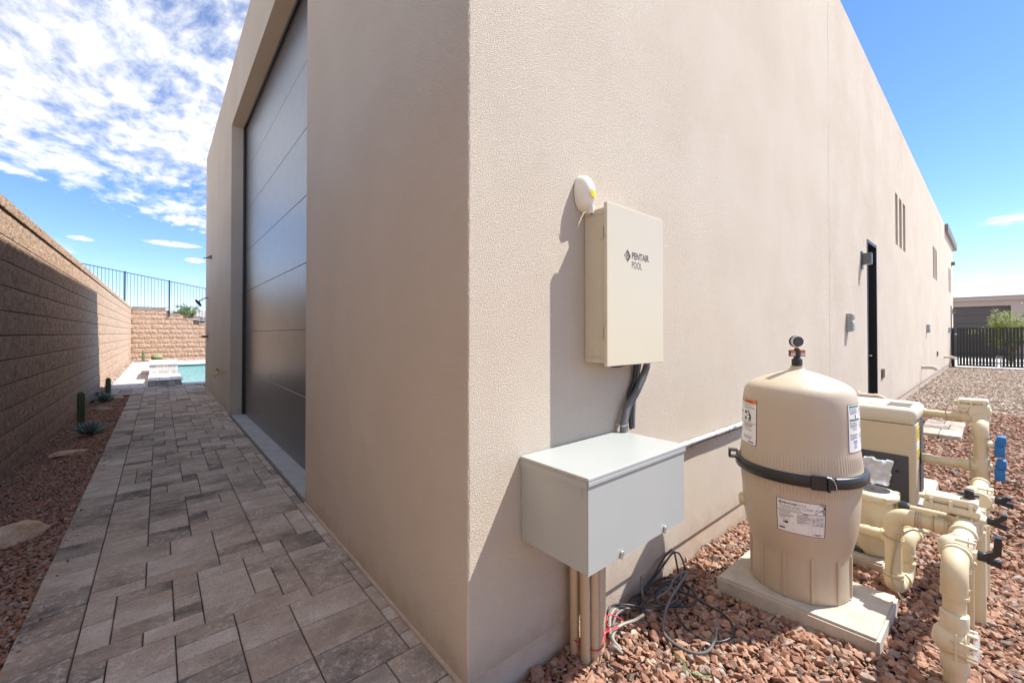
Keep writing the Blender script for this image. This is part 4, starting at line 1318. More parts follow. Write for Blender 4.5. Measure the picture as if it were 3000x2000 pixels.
label_part('name_label', lo, 175.3, 219.3, .334, .509, 0, name_label, ls_)
label_part('warning_label', up, 108, 152.2, .748, 1.003, 0, warn_label, us_)
label_part('instruction_label', up, 245.5, 282, .768, 1.014, 0, inst_label, us_)
# pressure gauge on its air relief valve
bm = BM(); lathe(bm, [(.020, 1.192), (.0225, 1.194), (.0225, 1.235), (.017, 1.238), (.0165, 1.246), (.018, 1.247), (.018, 1.286), (.014, 1.287), (.0135, 1.294), (.009, 1.295)], (TX, TY, 0), seg=24)
for k in range(4):
    a = R(20 + 90 * k); box(bm, TX + .0215 * cos(a) - .004, TX + .0215 * cos(a) + .004, TY + .0215 * sin(a) - .004, TY + .0215 * sin(a) + .004, 1.195, 1.232)
rv = obj('air_relief_valve', bm, 'black_plastic', tk, 40)
def orr(c, d, sx, sy, sz):
    return
bm = BM()
A = R(195 + 28)
ex = Vector((cos(A), sin(A), 0)); ey = Vector((-sin(A), cos(A), 0))
for s_ in (-1, 1):
    p = [Vector((TX, TY, 0)) + ey * (s_ * .010) - ex * .012, Vector((TX, TY, 0)) + ey * (s_ * .040) - ex * .010, Vector((TX, TY, 0)) + ey * (s_ * .040) + ex * .010, Vector((TX, TY, 0)) + ey * (s_ * .010) + ex * .012]
    slab(bm, [(q.x, q.y, 1.2485) for q in p], (0, 0, 1), .036)
bmesh.ops.recalc_face_normals(bm, faces=bm.faces); obj('knob_wing', bm, 'black_plastic', rv)
bm = BM(); bw = BM()
for s_ in (-1, 1):
    for dd in (-.0128, .0128):
        c0 = Vector((TX, TY, 0)) + ey * (s_ * .014) + ex * dd; c1 = Vector((TX, TY, 0)) + ey * (s_ * .039) + ex * (dd * .9)
        bm.faces.new([bm.verts.new(v) for v in ((c0.x, c0.y, 1.268), (c1.x, c1.y, 1.268), (c1.x, c1.y, 1.280), (c0.x, c0.y, 1.280))])
        bw.faces.new([bw.verts.new(v) for v in ((c0.x, c0.y, 1.252), (c1.x, c1.y, 1.252), (c1.x, c1.y, 1.267), (c0.x, c0.y, 1.267))])
obj('warning_tag', bm, 'label_orange', rv)['kind'] = 'stuff'; obj('grey_tag', bw, 'label_midgrey', rv)['kind'] = 'stuff'
bm = BM(); cyl(bm, (TX, TY, 1.294), (TX, TY, 1.306), .010, 6); gauge_stem = obj('gauge_stem', bm, 'brass', tk)
GA = R(195 - 130); gd_ = Vector((cos(R(228)), sin(R(228)), 0)); gc = Vector((TX, TY, 1.334))
bm = BM(); cyl(bm, gc + gd_ * .017, gc - gd_ * .012, .029, 28, .003); pg = obj('pressure_gauge', bm, 'black_plastic', tk, 40)
bm = BM(); cyl(bm, gc - gd_ * .0115, gc - gd_ * .024, .0325, 28, .003); obj('bezel', bm, 'black_plastic', pg, 40)
bm = BM(); cyl(bm, gc + gd_ * .0172, gc + gd_ * .0178, .024, 24); obj('back_plate', bm, 'charcoal_plastic', pg, 40)
bm = BM(); cyl(bm, gc + gd_ * .012, gc - gd_ * .010, .0295, 28); obj('steel_case', bm, 'galvanised', pg, 40)
bm = BM(); cyl(bm, (1.80, -.42, .39), (1.752, -.318, .39), .036, 24, .012)
obj('outlet_pipe', bm, 'pvc', tk, 40)

# ------------------------------------------------------------------ heater
ht = thing('pool_heater', (3.98, -.63, -.032), 'boxy tan pool heater with a dark louvred front behind the filter tank', 'pool heater')
HX0, HX1, HY0, HY1 = 3.70, 4.28, -.912, -.33
bm = BM(); box(bm, HX0, 3.93, HY0, HY1, .0, .638, .035, 4, edges=lambda e: abs(e.verts[0].co.z - e.verts[1].co.z) > .3); obj('body', bm, 'heater_tan', ht, 40)
bm = BM(); box(bm, HX0 - .006, HX1 + .006, HY0 - .006, HY1 + .006, .642, .772, .05, 5); 
for v in bm.verts:
    if v.co.z < .70: v.co.z = .642 if v.co.z < .66 else v.co.z
obj('top_cover', bm, 'heater_cover', ht, 40)
bm = BM(); box(bm, 3.932, HX1, HY0 + .004, HY1 - .004, -.01, .640, .012, 2); sd = obj('dark_side_panel', bm, 'charcoal_plastic', ht, 40)
bm = BM()
for i in range(18):
    for x in (3.955, 3.985): box(bm, x - .004, x + .004, HY0 - .001, HY0 + .004, .03 + i * .032, .05 + i * .032)
o = obj('vent_slot', bm, 'ink', sd); o['kind'] = 'stuff'
bm = BM(); box(bm, HX0 - .010, HX0 + .01, -.868, -.36, .004, .388, .006, 2); gr = obj('front_grille', bm, 'charcoal_plastic', ht, 40)
for i in range(7):
    z = .335 - i * .047
    bm = BM(); box(bm, HX0 - .019, HX0 - .009, -.765 if i else -.80, -.42, z - .014, z + .014, .007, 3); obj('louvre', bm, 'charcoal_plastic', gr, 40)
bm = BM(); cyl(bm, (HX0 - .0102, -.80, .255), (HX0 - .014, -.80, .255), .012, 14); obj('screw', bm, 'ink', gr)
bm = BM(); vs, fs = text_geo('PENTAIR', .072, .0); put2d(bm, [(x, y) for x, y in vs], fs, lambda x, y: (HX0 - .0015, -.405 - x * 1.05, .490 + y))
ex_ = bmesh.ops.extrude_face_region(bm, geom=bm.faces[:]); bmesh.ops.translate(bm, verts=[g for g in ex_['geom'] if isinstance(g, bmesh.types.BMVert)], vec=(.004, 0, 0))
bmesh.ops.recalc_face_normals(bm, faces=bm.faces)
obj('embossed_name', bm, 'heater_tan', ht)
for z0, z1 in ((.50, .612), (.36, .44)):
    bm = BM(); box(bm, 3.745, 3.905, HY0 - .0015, HY0 + .0005, z0, z1); s_ = obj('warning_sticker', bm, 'yellow_sticker', ht)
    bm = BM()
    for i in range(4): box(bm, 3.76, 3.89 - .02 * (i % 2), HY0 - .0022, HY0 - .0016, z1 - .02 - i * .02, z1 - .014 - i * .02)
    obj('print', bm, 'ink', s_)['kind'] = 'stuff'
bm = BM(); box(bm, 3.745, 3.905, HY0 - .0014, HY0 + .0005, .448, .492); obj('spec_sticker', bm, 'label_white', ht)
bm = BM(); box(bm, 3.79, 4.05, -.868, -.72, .7725, .7745); cp = obj('control_panel', bm, 'glass_dark', ht)
bm = BM(); box(bm, 3.80, 3.83, -.66, -.60, .7725, .774); obj('orange_sticker', bm, 'label_orange', ht)

# ------------------------------------------------------------------ pump and plastic bag
pm = thing('pool_pump', (2.66, -.80, -.05), 'cream pool pump with a clear-lidded round strainer behind the filter tank', 'pool pump')
PX, PY = 2.66, -.80
bm = BM(); lathe(bm, [(.05, -.048), (.075, -.046), (.092, -.02), (.100, .02), (.104, .10), (.108, .30), (.108, .315)], (PX, PY, 0), seg=40); obj('strainer_body', bm, 'pvc_light', pm, 40)
bm = BM(); lathe(bm, [(.100, .312), (.126, .314), (.130, .322), (.130, .340), (.122, .352), (.095, .362), (.088, .362)], (PX, PY, 0), seg=48); ld_ = obj('lid_ring', bm, 'pvc_light', pm, 40)
bm = BM(); lathe(bm, [(.088, .360), (.086, .3645), (.05, .369), (.02, .3705)], (PX, PY, 0), seg=40); obj('clear_lid', bm, 'glass_dark', ld_, 40)
for a in (40, 130, 220, 310):
    bm = BM(); c_, s2 = cos(R(a)), sin(R(a)); slab(bm, [(PX + .126 * c_ - .018 * s2, PY + .126 * s2 + .018 * c_, .318), (PX + .126 * c_ + .018 * s2, PY + .126 * s2 - .018 * c_, .318), (PX + .148 * c_ + .014 * s2, PY + .148 * s2 - .014 * c_, .318), (PX + .148 * c_ - .014 * s2, PY + .148 * s2 + .014 * c_, .318)], (0, 0, 1), .03)
    bmesh.ops.recalc_face_normals(bm, faces=bm.faces); obj('lid_lug', bm, 'pvc_light', pm)
bm = BM(); cyl(bm, (PX + .02, PY - .11, .285), (PX + .02, PY - .135, .285), .030, 24, .004); obj('port', bm, 'pvc_light', pm, 40)
bm = BM(); cyl(bm, (PX, -.925, .292), (PX, -.975, .289), .031, 28, .004)
for k in range(28):
    a = 2 * pi * k / 28; tube(bm, [(PX + .0315 * cos(a), -.935, .292 + .0315 * sin(a)), (PX + .0315 * cos(a), -.967, .289 + .0315 * sin(a))], .002, 4)
obj('union_nut', bm, 'charcoal_plastic', pm, 40)
bm = BM(); cyl(bm, (3.0, -.70, .12), (3.35, -.70, .12), .085, 32, .02); obj('motor', bm, 'charcoal_plastic', pm, 40)
bm = BM(); box(bm, PX - .08, 3.3, -.76, -.62, -.05, -.02, .006, 1); obj('base', bm, 'charcoal_plastic', pm)

bm = BM(); ng = 14; gv = []
for i in range(ng + 1):
    row = []
    for j in range(ng + 1):
        u, v = i / ng, j / ng
        x = 2.86 + .05 * mnoise.noise((u * 3, v * 3, 2)) + .02 * sin(u * 9); y = -.70 - .15 * u - .02 * v + .02 * mnoise.noise((u * 4, v * 4, 7)); z = .345 + .155 * v * (1 - .15 * (u - .5)) + .015 * mnoise.noise((u * 5, v * 5, 9)) + .02 * u * v
        row.append(bm.verts.new((x, y, z)))
    gv.append(row)
for i in range(ng):
    for j in range(ng): bm.faces.new((gv[i][j], gv[i + 1][j], gv[i + 1][j + 1], gv[i][j + 1]))
ex_ = bmesh.ops.extrude_face_region(bm, geom=bm.faces[:]); bmesh.ops.translate(bm, verts=[g for g in ex_['geom'] if isinstance(g, bmesh.types.BMVert)], vec=(.05, 0, 0))
bmesh.ops.recalc_face_normals(bm, faces=bm.faces)
obj('plastic_bag', bm, 'bag', None, 60, 'crumpled clear plastic bag standing on the pump in front of the heater grille', 'plastic bag', at=(2.86, -.78, .33))

# ------------------------------------------------------------------ pipe manifolds
def yvalve(bm, c, r, ln, port=(1, 0, 0), pr=.045, pl=.09):
    """three-way valve body with its axis along y, domed away from the lid"""
    c = Vector(c)
    pr_ = [(.012, -ln * .62), (r * .55, -ln * .58), (r * .86, -ln * .46), (r, -ln * .28), (r, ln * .32), (r * 1.08, ln * .325), (r * 1.08, ln * .44), (r * .9, ln * .45)]
    lathe(bm, [(q, h) for q, h in pr_], c, (0, -1, 0), 32)
    p = Vector(port)
    cyl(bm, c - p * pl, c + p * pl, pr, 24)


nm = thing('pipe_manifold', (1.67, -1.21, -.12), 'cream plastic pipework with check valve, black-handled valves and an actuator, nearest the camera', 'pool plumbing')
nm['label'] = 'cream pool pipework beside the filter tank with check valve, black handles and grey-knobbed actuator'
X1, Y1 = 1.665, -1.209
bm = BM(); cyl(bm, (X1 - .02, Y1, -.16), (X1 - .02, Y1, .02), .0365, 28); obj('riser_pipe', bm, 'pvc', nm, 40)
bm = BM(); cv = (X1 - .015, Y1, .085)
lathe(bm, [(.010, -.068), (.030, -.064), (.048, -.052), (.058, -.030), (.060, -.01), (.060, .030), (.062, .031), (.062, .036), (.05, .037)], cv, (0, -1, 0), 36)
cyl(bm, (cv[0], Y1, -.035), (cv[0], Y1, .022), .0445, 28, .003); cyl(bm, (cv[0], Y1, .14), (cv[0], Y1, .205), .0445, 28, .003)
cyl(bm, (cv[0], Y1, .02), (cv[0], Y1, .15), .043, 28)
ck = obj('check_valve', bm, 'pvc_light', nm, 40)
bm = BM(); lathe(bm, [(.02, .052), (.045, .0525), (.055, .057), (.055, .066), (.045, .071), (.015, .072)], cv, (0, -1, 0), 32); obj('clear_lid', bm, 'clear_plastic', ck, 40)
for k in range(8):
    a = R(22 + 45 * k); p = Vector(cv) + Vector((.057 * cos(a), 0, .057 * sin(a)))
    bm = BM(); cyl(bm, p + Vector((0, .012, 0)), p + Vector((0, -.066, 0)), .0065, 10, .002); obj('bolt_boss', bm, 'pvc_light', ck, 40)
bm = BM(); box(bm, cv[0] - .070, cv[0] - .060, Y1 - .010, Y1 - .003, .025, .145, .002, 1); obj('rib', bm, 'pvc_light', ck)
bm = BM(); cyl(bm, (X1, Y1, .19), (X1, Y1, .30), .0365, 28); obj('riser_pipe', bm, 'pvc', nm, 40)
bm = BM(); elbow(bm, (X1, Y1, .395), (0, 0, 1), (1, 0, 0), .072, .0365, .0425, 28, 12, .05)
for k, q in ((-1, 1),):
    box(bm, X1 - .004 , X1 + .004, Y1 - .046, Y1 - .042, .285, .31)
obj('elbow', bm, 'pvc', nm, 40)

def handle_valve(parent, c, r=.058, hz=(.10, -.02), tilt=0):
    bm = BM(); c = Vector(c)
    lathe(bm, [(.010, -.066), (.030, -.062), (r * .82, -.050), (r * .97, -.030), (r, -.01), (r, .030), (r * .8, .032)], c, (0, -1, 0), 36)
    cyl(bm, c - Vector((.085, 0, 0)), c + Vector((.085, 0, 0)), .041, 28)
    for s in (-1, 1):
        cyl(bm, c + Vector((s * .0875, 0, 0)), c + Vector((s * .066, 0, 0)), .0485, 28, .004); cyl(bm, c + Vector((s * .062, 0, 0)), c + Vector((s * .056, 0, 0)), .052, 28)
    cyl(bm, c + Vector((0, 0, 0)), c - Vector((0, 0, .09)), .041, 24)
    v = obj('valve_body', bm, 'pvc_light', parent, 40)
    bm = BM(); lathe(bm, [(r * .9, .033), (r, .0335), (r, .046), (r * .7, .052), (.02, .054), (.018, .060)], c, (0, -1, 0), 32); obj('valve_lid', bm, 'pvc_light', v, 40)
    for k in range(8):
        a = R(22 + 45 * k); p = c + Vector((r * .98 * cos(a), 0, r * .98 * sin(a)))
        bm = BM(); cyl(bm, p + Vector((0, .008, 0)), p + Vector((0, -.056, 0)), .0062, 10, .002); obj('bolt_boss', bm, 'pvc_light', v, 40)
    bm = BM(); k = Vector((0, -.001, 0))
    cyl(bm, c + Vector((0, -.058, 0)), c + Vector((0, -.088, 0)), .021, 16, .003)
    y0, y1 = c.y - .086, c.y - .112
    M = Matrix.Translation(c) @ Matrix.Rotation(tilt, 4, 'Y') @ Matrix.Translation(-c)
    n0 = len(bm.verts)
    slab(bm, [(c.x - .016, c.y - .070, c.z - .016), (c.x - .016, c.y - .075, c.z + .014), (c.x - .016, c.y - .104, c.z + .035), (c.x - .016, c.y - .108, c.z + hz[0]), (c.x - .016, c.y - .130, c.z + hz[0]), (c.x - .016, c.y - .128, c.z + .030), (c.x - .016, c.y - .098, c.z - .002)], (1, 0, 0), .032)
    slab(bm, [(c.x - .012, c.y - .085, c.z - .022), (c.x - .012, c.y - .085, c.z - .002), (c.x - .012, c.y - .128, c.z - .002), (c.x - .012, c.y - .128, c.z - .030)], (1, 0, 0), .024)
    bmesh.ops.recalc_face_normals(bm, faces=bm.faces)
    obj('lever_handle', bm, 'black_plastic', v, 30)
    return v


handle_valve(nm, (1.855, -1.213, .398))
# actuated valve with its axis upright, fed by the pipe from the filter side
VX, VY = 2.25, -1.222
bm = BM(); lathe(bm, [(.02, .325), (.046, .33), (.058, .345), (.060, .40), (.060, .425), (.066, .426), (.066, .440), (.04, .441)], (VX, VY, 0), seg=36)
cyl(bm, (VX - .20, VY, .405), (VX + .16, VY, .405), .041, 28)
cyl(bm, (2.035, VY, .405), (2.055, VY, .405), .050, 28, .004); cyl(bm, (2.07, VY, .405), (2.082, VY, .405), .047, 28)
cyl(bm, (VX, VY, .372), (VX, VY + .10, .372), .045, 28, .003)
cyl(bm, (1.94, VY, .405), (2.05, VY, .405), .0385, 24)
av = obj('valve_body', bm, 'pvc_light', nm, 40)
for k in range(8):
    a = R(22 + 45 * k); p = Vector((VX + .061 * cos(a), VY + .061 * sin(a), 0))
    bm = BM(); cyl(bm, p + Vector((0, 0, .375)), p + Vector((0, 0, .45)), .0062, 10, .002); obj('bolt_boss', bm, 'pvc_light', av, 40)


def actuator(parent, c, L_=.20, Wd=.125, H_=.095, knob=True):
    """gear motor box lying along y; c = middle of its underside at the valve end"""
    x, y, z = c
    bm = BM(); box(bm, x - Wd / 2, x + Wd / 2, y - .055, y + L_ - .055, z, z + H_ * .48, .014, 3); a = obj('actuator', bm, 'pvc_light', parent, 40)
    bm = BM(); box(bm, x - Wd / 2 + .004, x + Wd / 2 - .004, y - .048, y + L_ - .059, z + H_ * .49, z + H_, .018, 4)
    for v in bm.verts:
        if v.co.z > z + H_ * .7 and v.co.y > y + L_ * .45: v.co.z -= .006
    obj('actuator_cover', bm, 'pvc_light', a, 40)
    bm = BM()
    for i in range(3): box(bm, x - Wd / 2 - .002, x - Wd / 2 + .006, y - .03 + i * .07, y - .014 + i * .07, z + H_ * .2, z + H_ * .8, .002, 1)
    obj('clip', bm, 'pvc_light', a)
    bm = BM(); box(bm, x - .02, x + .02, y + L_ - .06, y + L_ - .035, z + H_ * .45, z + H_ * .72, .006, 2); obj('cable_gland', bm, 'pvc_light', a, 40)
    if knob:
        bm = BM(); cyl(bm, (x, y - .015, z + H_), (x, y - .015, z + H_ + .008), .022, 20)
        box(bm, x - .022, x + .022, y - .032, y + .002, z + H_ + .006, z + H_ + .044, .005, 2)
        obj('knob', bm, 'black_plastic', a, 40)
        bm = BM(); box(bm, x + .024, x + .05, y - .05, y + .03, z + H_ + .004, z + H_ + .016, .003, 1); obj('toggle_switch', bm, 'charcoal_plastic', a, 40)
    return a


actuator(nm, (VX, VY, .452), .205, .125, .085)
bm = BM(); box(bm, VX - .045, VX + .045, VY - .07, VY + .03, .438, .455, .004, 1); obj('mounting_bracket', bm, 'pvc_light', av)
# front riser with its looped pipe beside the pad
RX, RY = 2.215, -.951
bm = BM(); elbow(bm, (RX, RY, .372), (0, 0, 1), (0, -1, 0), .062, .0365, .0425, 28, 12, .022); obj('elbow', bm, 'pvc', nm, 40)
bm = BM(); cyl(bm, (RX, RY, .04), (RX, RY, .30), .0365, 28); obj('pipe', bm, 'pvc', nm, 40)
bm = BM(); cyl(bm, (RX, RY - .08, .372), (RX, VY + .06, .372), .0365, 28); cyl(bm, (RX, -1.115, .372), (RX, -1.15, .372), .0415, 28); obj('pipe', bm, 'pvc', nm, 40)
bm = BM()
for y in (-1.045, -1.058, -1.105): cyl(bm, (RX, y, .372), (RX, y - .006, .372), .0425, 28)
obj('glue_ring', bm, 'conduit_tan', nm, 40)
bm = BM(); elbow(bm, (RX, RY, -.035), (0, 0, -1), (1, -.12, 0), .060, .0365, .0430, 28, 12, .022); obj('elbow', bm, 'pvc', nm, 40)
bm = BM(); cyl(bm, (RX + .06, RY - .008, -.035), (RX + .18, RY - .024, -.035), .0365, 24); obj('pipe', bm, 'pvc', nm, 40)
BX, BYY = 2.43, -.978
bm = BM(); elbow(bm, (BX, BYY, -.035), (1, -.12, 0), (0, 0, 1), .058, .0365, .0430, 28, 12, .02); obj('elbow', bm, 'pvc', nm, 40)
bm = BM(); cyl(bm, (BX, BYY, .03), (BX, BYY, .12), .0365, 24); obj('pipe', bm, 'pvc', nm, 40)
bm = BM(); elbow(bm, (BX, BYY, .175), (0, 0, 1), (1, -.20, .0), .055, .0365, .0430, 28, 12, .03)
d = Vector((1, -.20, 0)).normalized(); p = Vector((BX, BYY, .175)) + d * .085
cyl(bm, p, p + d * .022, .050, 28, .005); obj('elbow', bm, 'pvc', nm, 40)
bm = BM(); cyl(bm, p + d * .01, p + d * .30, .0365, 24); obj('pipe', bm, 'pvc', nm, 40)
bm = BM(); cyl(bm, (2.45, -.62, .155), (2.45, -.875, .155), .0335, 24); cyl(bm, (2.45, -.868, .155), (2.45, -.905, .155), .040, 24, .003); obj('pump_pipe', bm, 'pvc', nm, 40)
bm = BM(); cyl(bm, (2.66, -.97, .288), (2.60, -1.20, .31), .022, 20); obj('pipe', bm, 'pvc', nm, 40)
bm = BM(); tube(bm, spl([(2.185, -1.09, .325), (2.175, -1.03, .322), (2.172, -.985, .27), (2.170, -.965, .20), (2.170, -.952, .12), (2.172, -.945, .06), (2.175, -.958, -.01), (2.172, -.985, -.06), (2.19, -.99, -.10)]), .0045, 8); obj('wire', bm, 'wire_beige', nm, 60)
bm = BM()
for z in (.245, .035): tube(bm, [(RX + .0445 * cos(a), RY + .0445 * sin(a), z + .006 * sin(a)) for a in [2 * pi * i / 20 for i in range(21)]], .0035, 6)
obj('cable_tie', bm, 'wire_beige', nm)
# uprights below the valves
for x, y, r, zt in ((2.32, -1.262, .030, .36), (2.215, -1.240, .013, .35), (2.655, -1.288, .014, .30), (2.60, -1.262, .030, .36)):
    bm = BM(); cyl(bm, (x, y, -.16), (x, y, zt), r, 20); obj('upright_pipe', bm, 'pvc', nm, 40)
handle_valve(nm, (2.53, -1.235, .36), .056, (.05, -.02))
handle_valve(nm, (2.78, -1.262, .415), .060, (.03, -.02))
bm = BM(); cyl(bm, (2.86, -1.262, .415), (3.10, -1.262, .415), .037, 24); elbow(bm, (3.14, -1.262, .415), (1, 0, 0), (0, 0, -1), .05, .0365, .0425, 24, 8, .02); cyl(bm, (3.14, -1.262, .34), (3.14, -1.262, -.16), .0365, 24); obj('pipe', bm, 'pvc', nm, 40)

hm = thing('heater_manifold', (4.06, -1.247, -.12), 'cream pipework on the heater with an upright column and two blue valve handles', 'pool plumbing')
HCX, HCY = 4.05, -1.248
bm = BM(); cyl(bm, (HCX, HCY, -.16), (HCX, HCY, .225), .039, 28); cyl(bm, (HCX, HCY, .39), (HCX, HCY, .56), .039, 28); obj('column_pipe', bm, 'pvc', hm, 40)
bm = BM(); cyl(bm, (HCX, HCY, .215), (HCX, HCY, .395), .049, 28, .005); cyl(bm, (HCX, HCY, .325), (HCX, HCY + .10, .32), .046, 24, .004); cyl(bm, (HCX, HCY, .32), (HCX, HCY - .055, .32), .03, 20); obj('tee', bm, 'pvc', hm, 40)
bm = BM(); elbow(bm, (HCX, HCY, .655), (0, 0, 1), (1, 0, 0), .06, .038, .0455, 28, 12, .03); obj('elbow', bm, 'pvc', hm, 40)
bm = BM(); cyl(bm, (HCX, HCY, .325), (HCX, -.90, .318), .036, 24); cyl(bm, (HCX, -1.12, .322), (HCX, -1.13, .322), .041, 24); cyl(bm, (HCX, -.985, .32), (HCX, -.90, .318), .042, 24, .003); obj('heater_pipe', bm, 'pvc', hm, 40)
bm = BM(); cyl(bm, (HCX, -.915, .318), (HCX, -.90, .318), .052, 20, .004); obj('rubber_coupling', bm, 'black_plastic', hm, 40)
TXv, TYv = 4.20, -1.245
bm = BM(); cyl(bm, (TXv, TYv, .655), (TXv, TYv, .745), .058, 28, .006); cyl(bm, (TXv - .10, TYv, .685), (TXv + .10, TYv, .685), .043, 24, .004); cyl(bm, (TXv, TYv, .685), (TXv, TYv + .10, .685), .041, 24, .004); cyl(bm, (TXv - .07, TYv, .74), (TXv + .07, TYv, .748), .062, 28); obj('valve_body', bm, 'pvc_light', hm, 40)
bm = BM(); cyl(bm, (TXv, -1.18, .685), (TXv, -.86, .690), .0315, 24); cyl(bm, (TXv, -1.10, .686), (TXv, -1.145, .686), .0365, 24); cyl(bm, (TXv, -.93, .689), (TXv, -.88, .69), .04, 24, .004); obj('heater_pipe', bm, 'pvc', hm, 40)
actuator(hm, (TXv, TYv, .758), .185, .13, .088, False)
bm = BM(); tube(bm, spl([(4.15, -1.125, .80), (4.13, -1.075, .79), (4.12, -1.055, .74), (4.12, -1.06, .68), (4.13, -1.09, .655), (4.14, -1.12, .66)]), .0042, 8); obj('wire', bm, 'wire_beige', hm, 60)
bm = BM(); tube(bm, spl([(4.02, -1.20, .62), (4.00, -1.195, .50), (4.00, -1.19, .38), (3.99, -1.195, .30), (4.0, -1.20, .10), (4.01, -1.205, -.12)]), .0042, 8); obj('wire', bm, 'wire_beige', hm, 60)
for z0, z1 in ((.425, .585), (.245, .405)):
    zc = (z0 + z1) / 2
    bm = BM(); cyl(bm, (HCX, HCY - .035, zc), (HCX, HCY - .075, zc), .022, 18, .003); cyl(bm, (HCX + .03, HCY - .045, zc), (HCX + .03, HCY - .06, zc), .03, 18, .003); vb = obj('valve_stem', bm, 'pvc_light', hm, 40)
    bm = BM(); box(bm, HCX - .042, HCX + .045, HCY - .125, HCY - .070, z0, z0 + .085, .008, 2); box(bm, HCX - .034, HCX + .040, HCY - .115, HCY - .074, z0 + .075, z1 - .03, .008, 2); box(bm, HCX - .040, HCX + .036, HCY - .132, HCY - .082, z1 - .07, z1, .008, 2)
    obj('blue_handle', bm, 'blue_handle', vb, 40)

# paver stepping pad on the gravel
pp_ = thing('paver_pad', (8.2, -.8, -.12), 'small square of pale pavers lying on the red gravel beyond the heater', 'paver pad')
for x0, x1, y0, y1 in ((7.54, 8.05, -1.01, -.79), (7.54, 8.05, -.785, -.58), (8.055, 8.55, -1.01, -.86), (8.055, 8.55, -.855, -.58), (8.555, 8.97, -1.01, -.79), (8.555, 8.97, -.785, -.58)):
    bm = BM(); box(bm, x0, x1 - .005, y0, y1 - .004, -.12, -.05 + rng.uniform(-.002, .002), .004, 1); obj('paver', bm, 'paver', pp_)

# ------------------------------------------------------------------ gate, neighbour's house and tree
GX = 26.6
bm = BM(); box(bm, GX - .55, GX + .45, -6, -.12, -.2, -.115); obj('concrete_strip', bm, 'concrete_light', kind='structure')


def gate_leaf(y1, y0, label, n):
    t = thing('gate_leaf', (GX, (y0 + y1) / 2, -.07), label, 'gate', 'black slatted gate leaves')
    zb, zt = -.07, 1.635
    bm = BM(); box(bm, GX - .03, GX + .03, y1 - .05, y1, zb, zt); box(bm, GX - .03, GX + .03, y0, y0 + .05, zb, zt); box(bm, GX - .029, GX + .029, y0 + .05, y1 - .05, zt - .05, zt); box(bm, GX - .029, GX + .029, y0 + .05, y1 - .05, zb, zb + .06)
    obj('gate_frame', bm, 'iron_black', t)
    for z in (1.02, .495):
        bm = BM(); box(bm, GX + .002, GX + .028, y0 + .05, y1 - .05, z - .02, z + .02); obj('rail', bm, 'iron_black', t)
    wd = (y1 - y0 - .12) / n
    for i in range(n):
        yy = y0 + .06 + i * wd
        bm = BM(); box(bm, GX - .022, GX, yy + .011, yy + wd - .011, zb + .061, zt - .051); obj('slat', bm, 'iron_black', t)
    return t


g1 = gate_leaf(-.20, -1.387, 'black slatted gate leaf hinged next to the building corner', 11)
g2 = gate_leaf(-1.447, -2.64, 'black slatted gate leaf at the right edge of the picture', 11)
for g, y in ((g1, -1.36), (g2, -1.475)):
    bm = BM(); cyl(bm, (GX - .05, y, -.09), (GX - .05, y, .40), .010, 10); box(bm, GX - .07, GX - .03, y - .03, y + .03, .24, .30); cyl(bm, (GX - .05, y, .40), (GX - .05, y - .08, .40), .009, 8)
    obj('drop_rod', bm, 'galvanised', g)
t = thing('gate_post', (GX, -.07, -.15), 'square black gate post standing against the building corner', 'gate post')
bm = BM(); box(bm, GX - .06, GX + .06, -.125, -.015, -.18, 1.64, .004, 1); obj('post', bm, 'iron_black', t)
bm = BM(); box(bm, GX - .03, GX + .03, -.205, -.126, 1.33, 1.38); box(bm, GX - .03, GX + .03, -.205, -.126, .2, .25); obj('hinge', bm, 'galvanised', t)

bm = BM(); gridmesh(bm, [27.05, 30, 34, 39.9], [-14, -6, -3, 0, 2, 10], lambda x, y: -.15); obj('driveway', bm, 'concrete_light', kind='structure')
nh = thing('neighbour_house', (42, -4, -.2), 'low flat-roofed taupe house with a dark garage door beyond the gate', 'house')
bm = BM(); holed(bm, -16, 4, -.2, 3.52, [(-1.98, 3.2, -.3, 3.165, .25)], lambda u, v, d: (40 + d, u, v), .25)
box(bm, 40.26, 52, -16, 4, -.2, 3.52); bmesh.ops.recalc_face_normals(bm, faces=bm.faces); obj('wall', bm, 'house_wall', nh)
bm = BM(); box(bm, 39.75, 52.3, -16.3, 4.3, 3.522, 3.74, .01, 1); box(bm, 39.68, 52.4, -16.4, 4.4, 3.741, 3.80); obj('roof_edge', bm, 'house_wall', nh)
gd2 = BM(); box(gd2, 40.24, 40.262, -1.97, 3.19, -.19, 3.16); gd2 = obj('garage_door', gd2, 'house_dark', nh)
for i in range(6):
    bm = BM(); box(bm, 40.20, 40.238, -1.965, 3.185, -.18 + i * .556, .366 + i * .556, .006, 1); obj('panel', bm, 'house_dark', gd2)
bm = BM(); cyl(bm, (39.99, -2.42, 3.30), (39.90, -2.42, 3.28), .05, 12); obj('security_light', bm, 'house_white', nh)


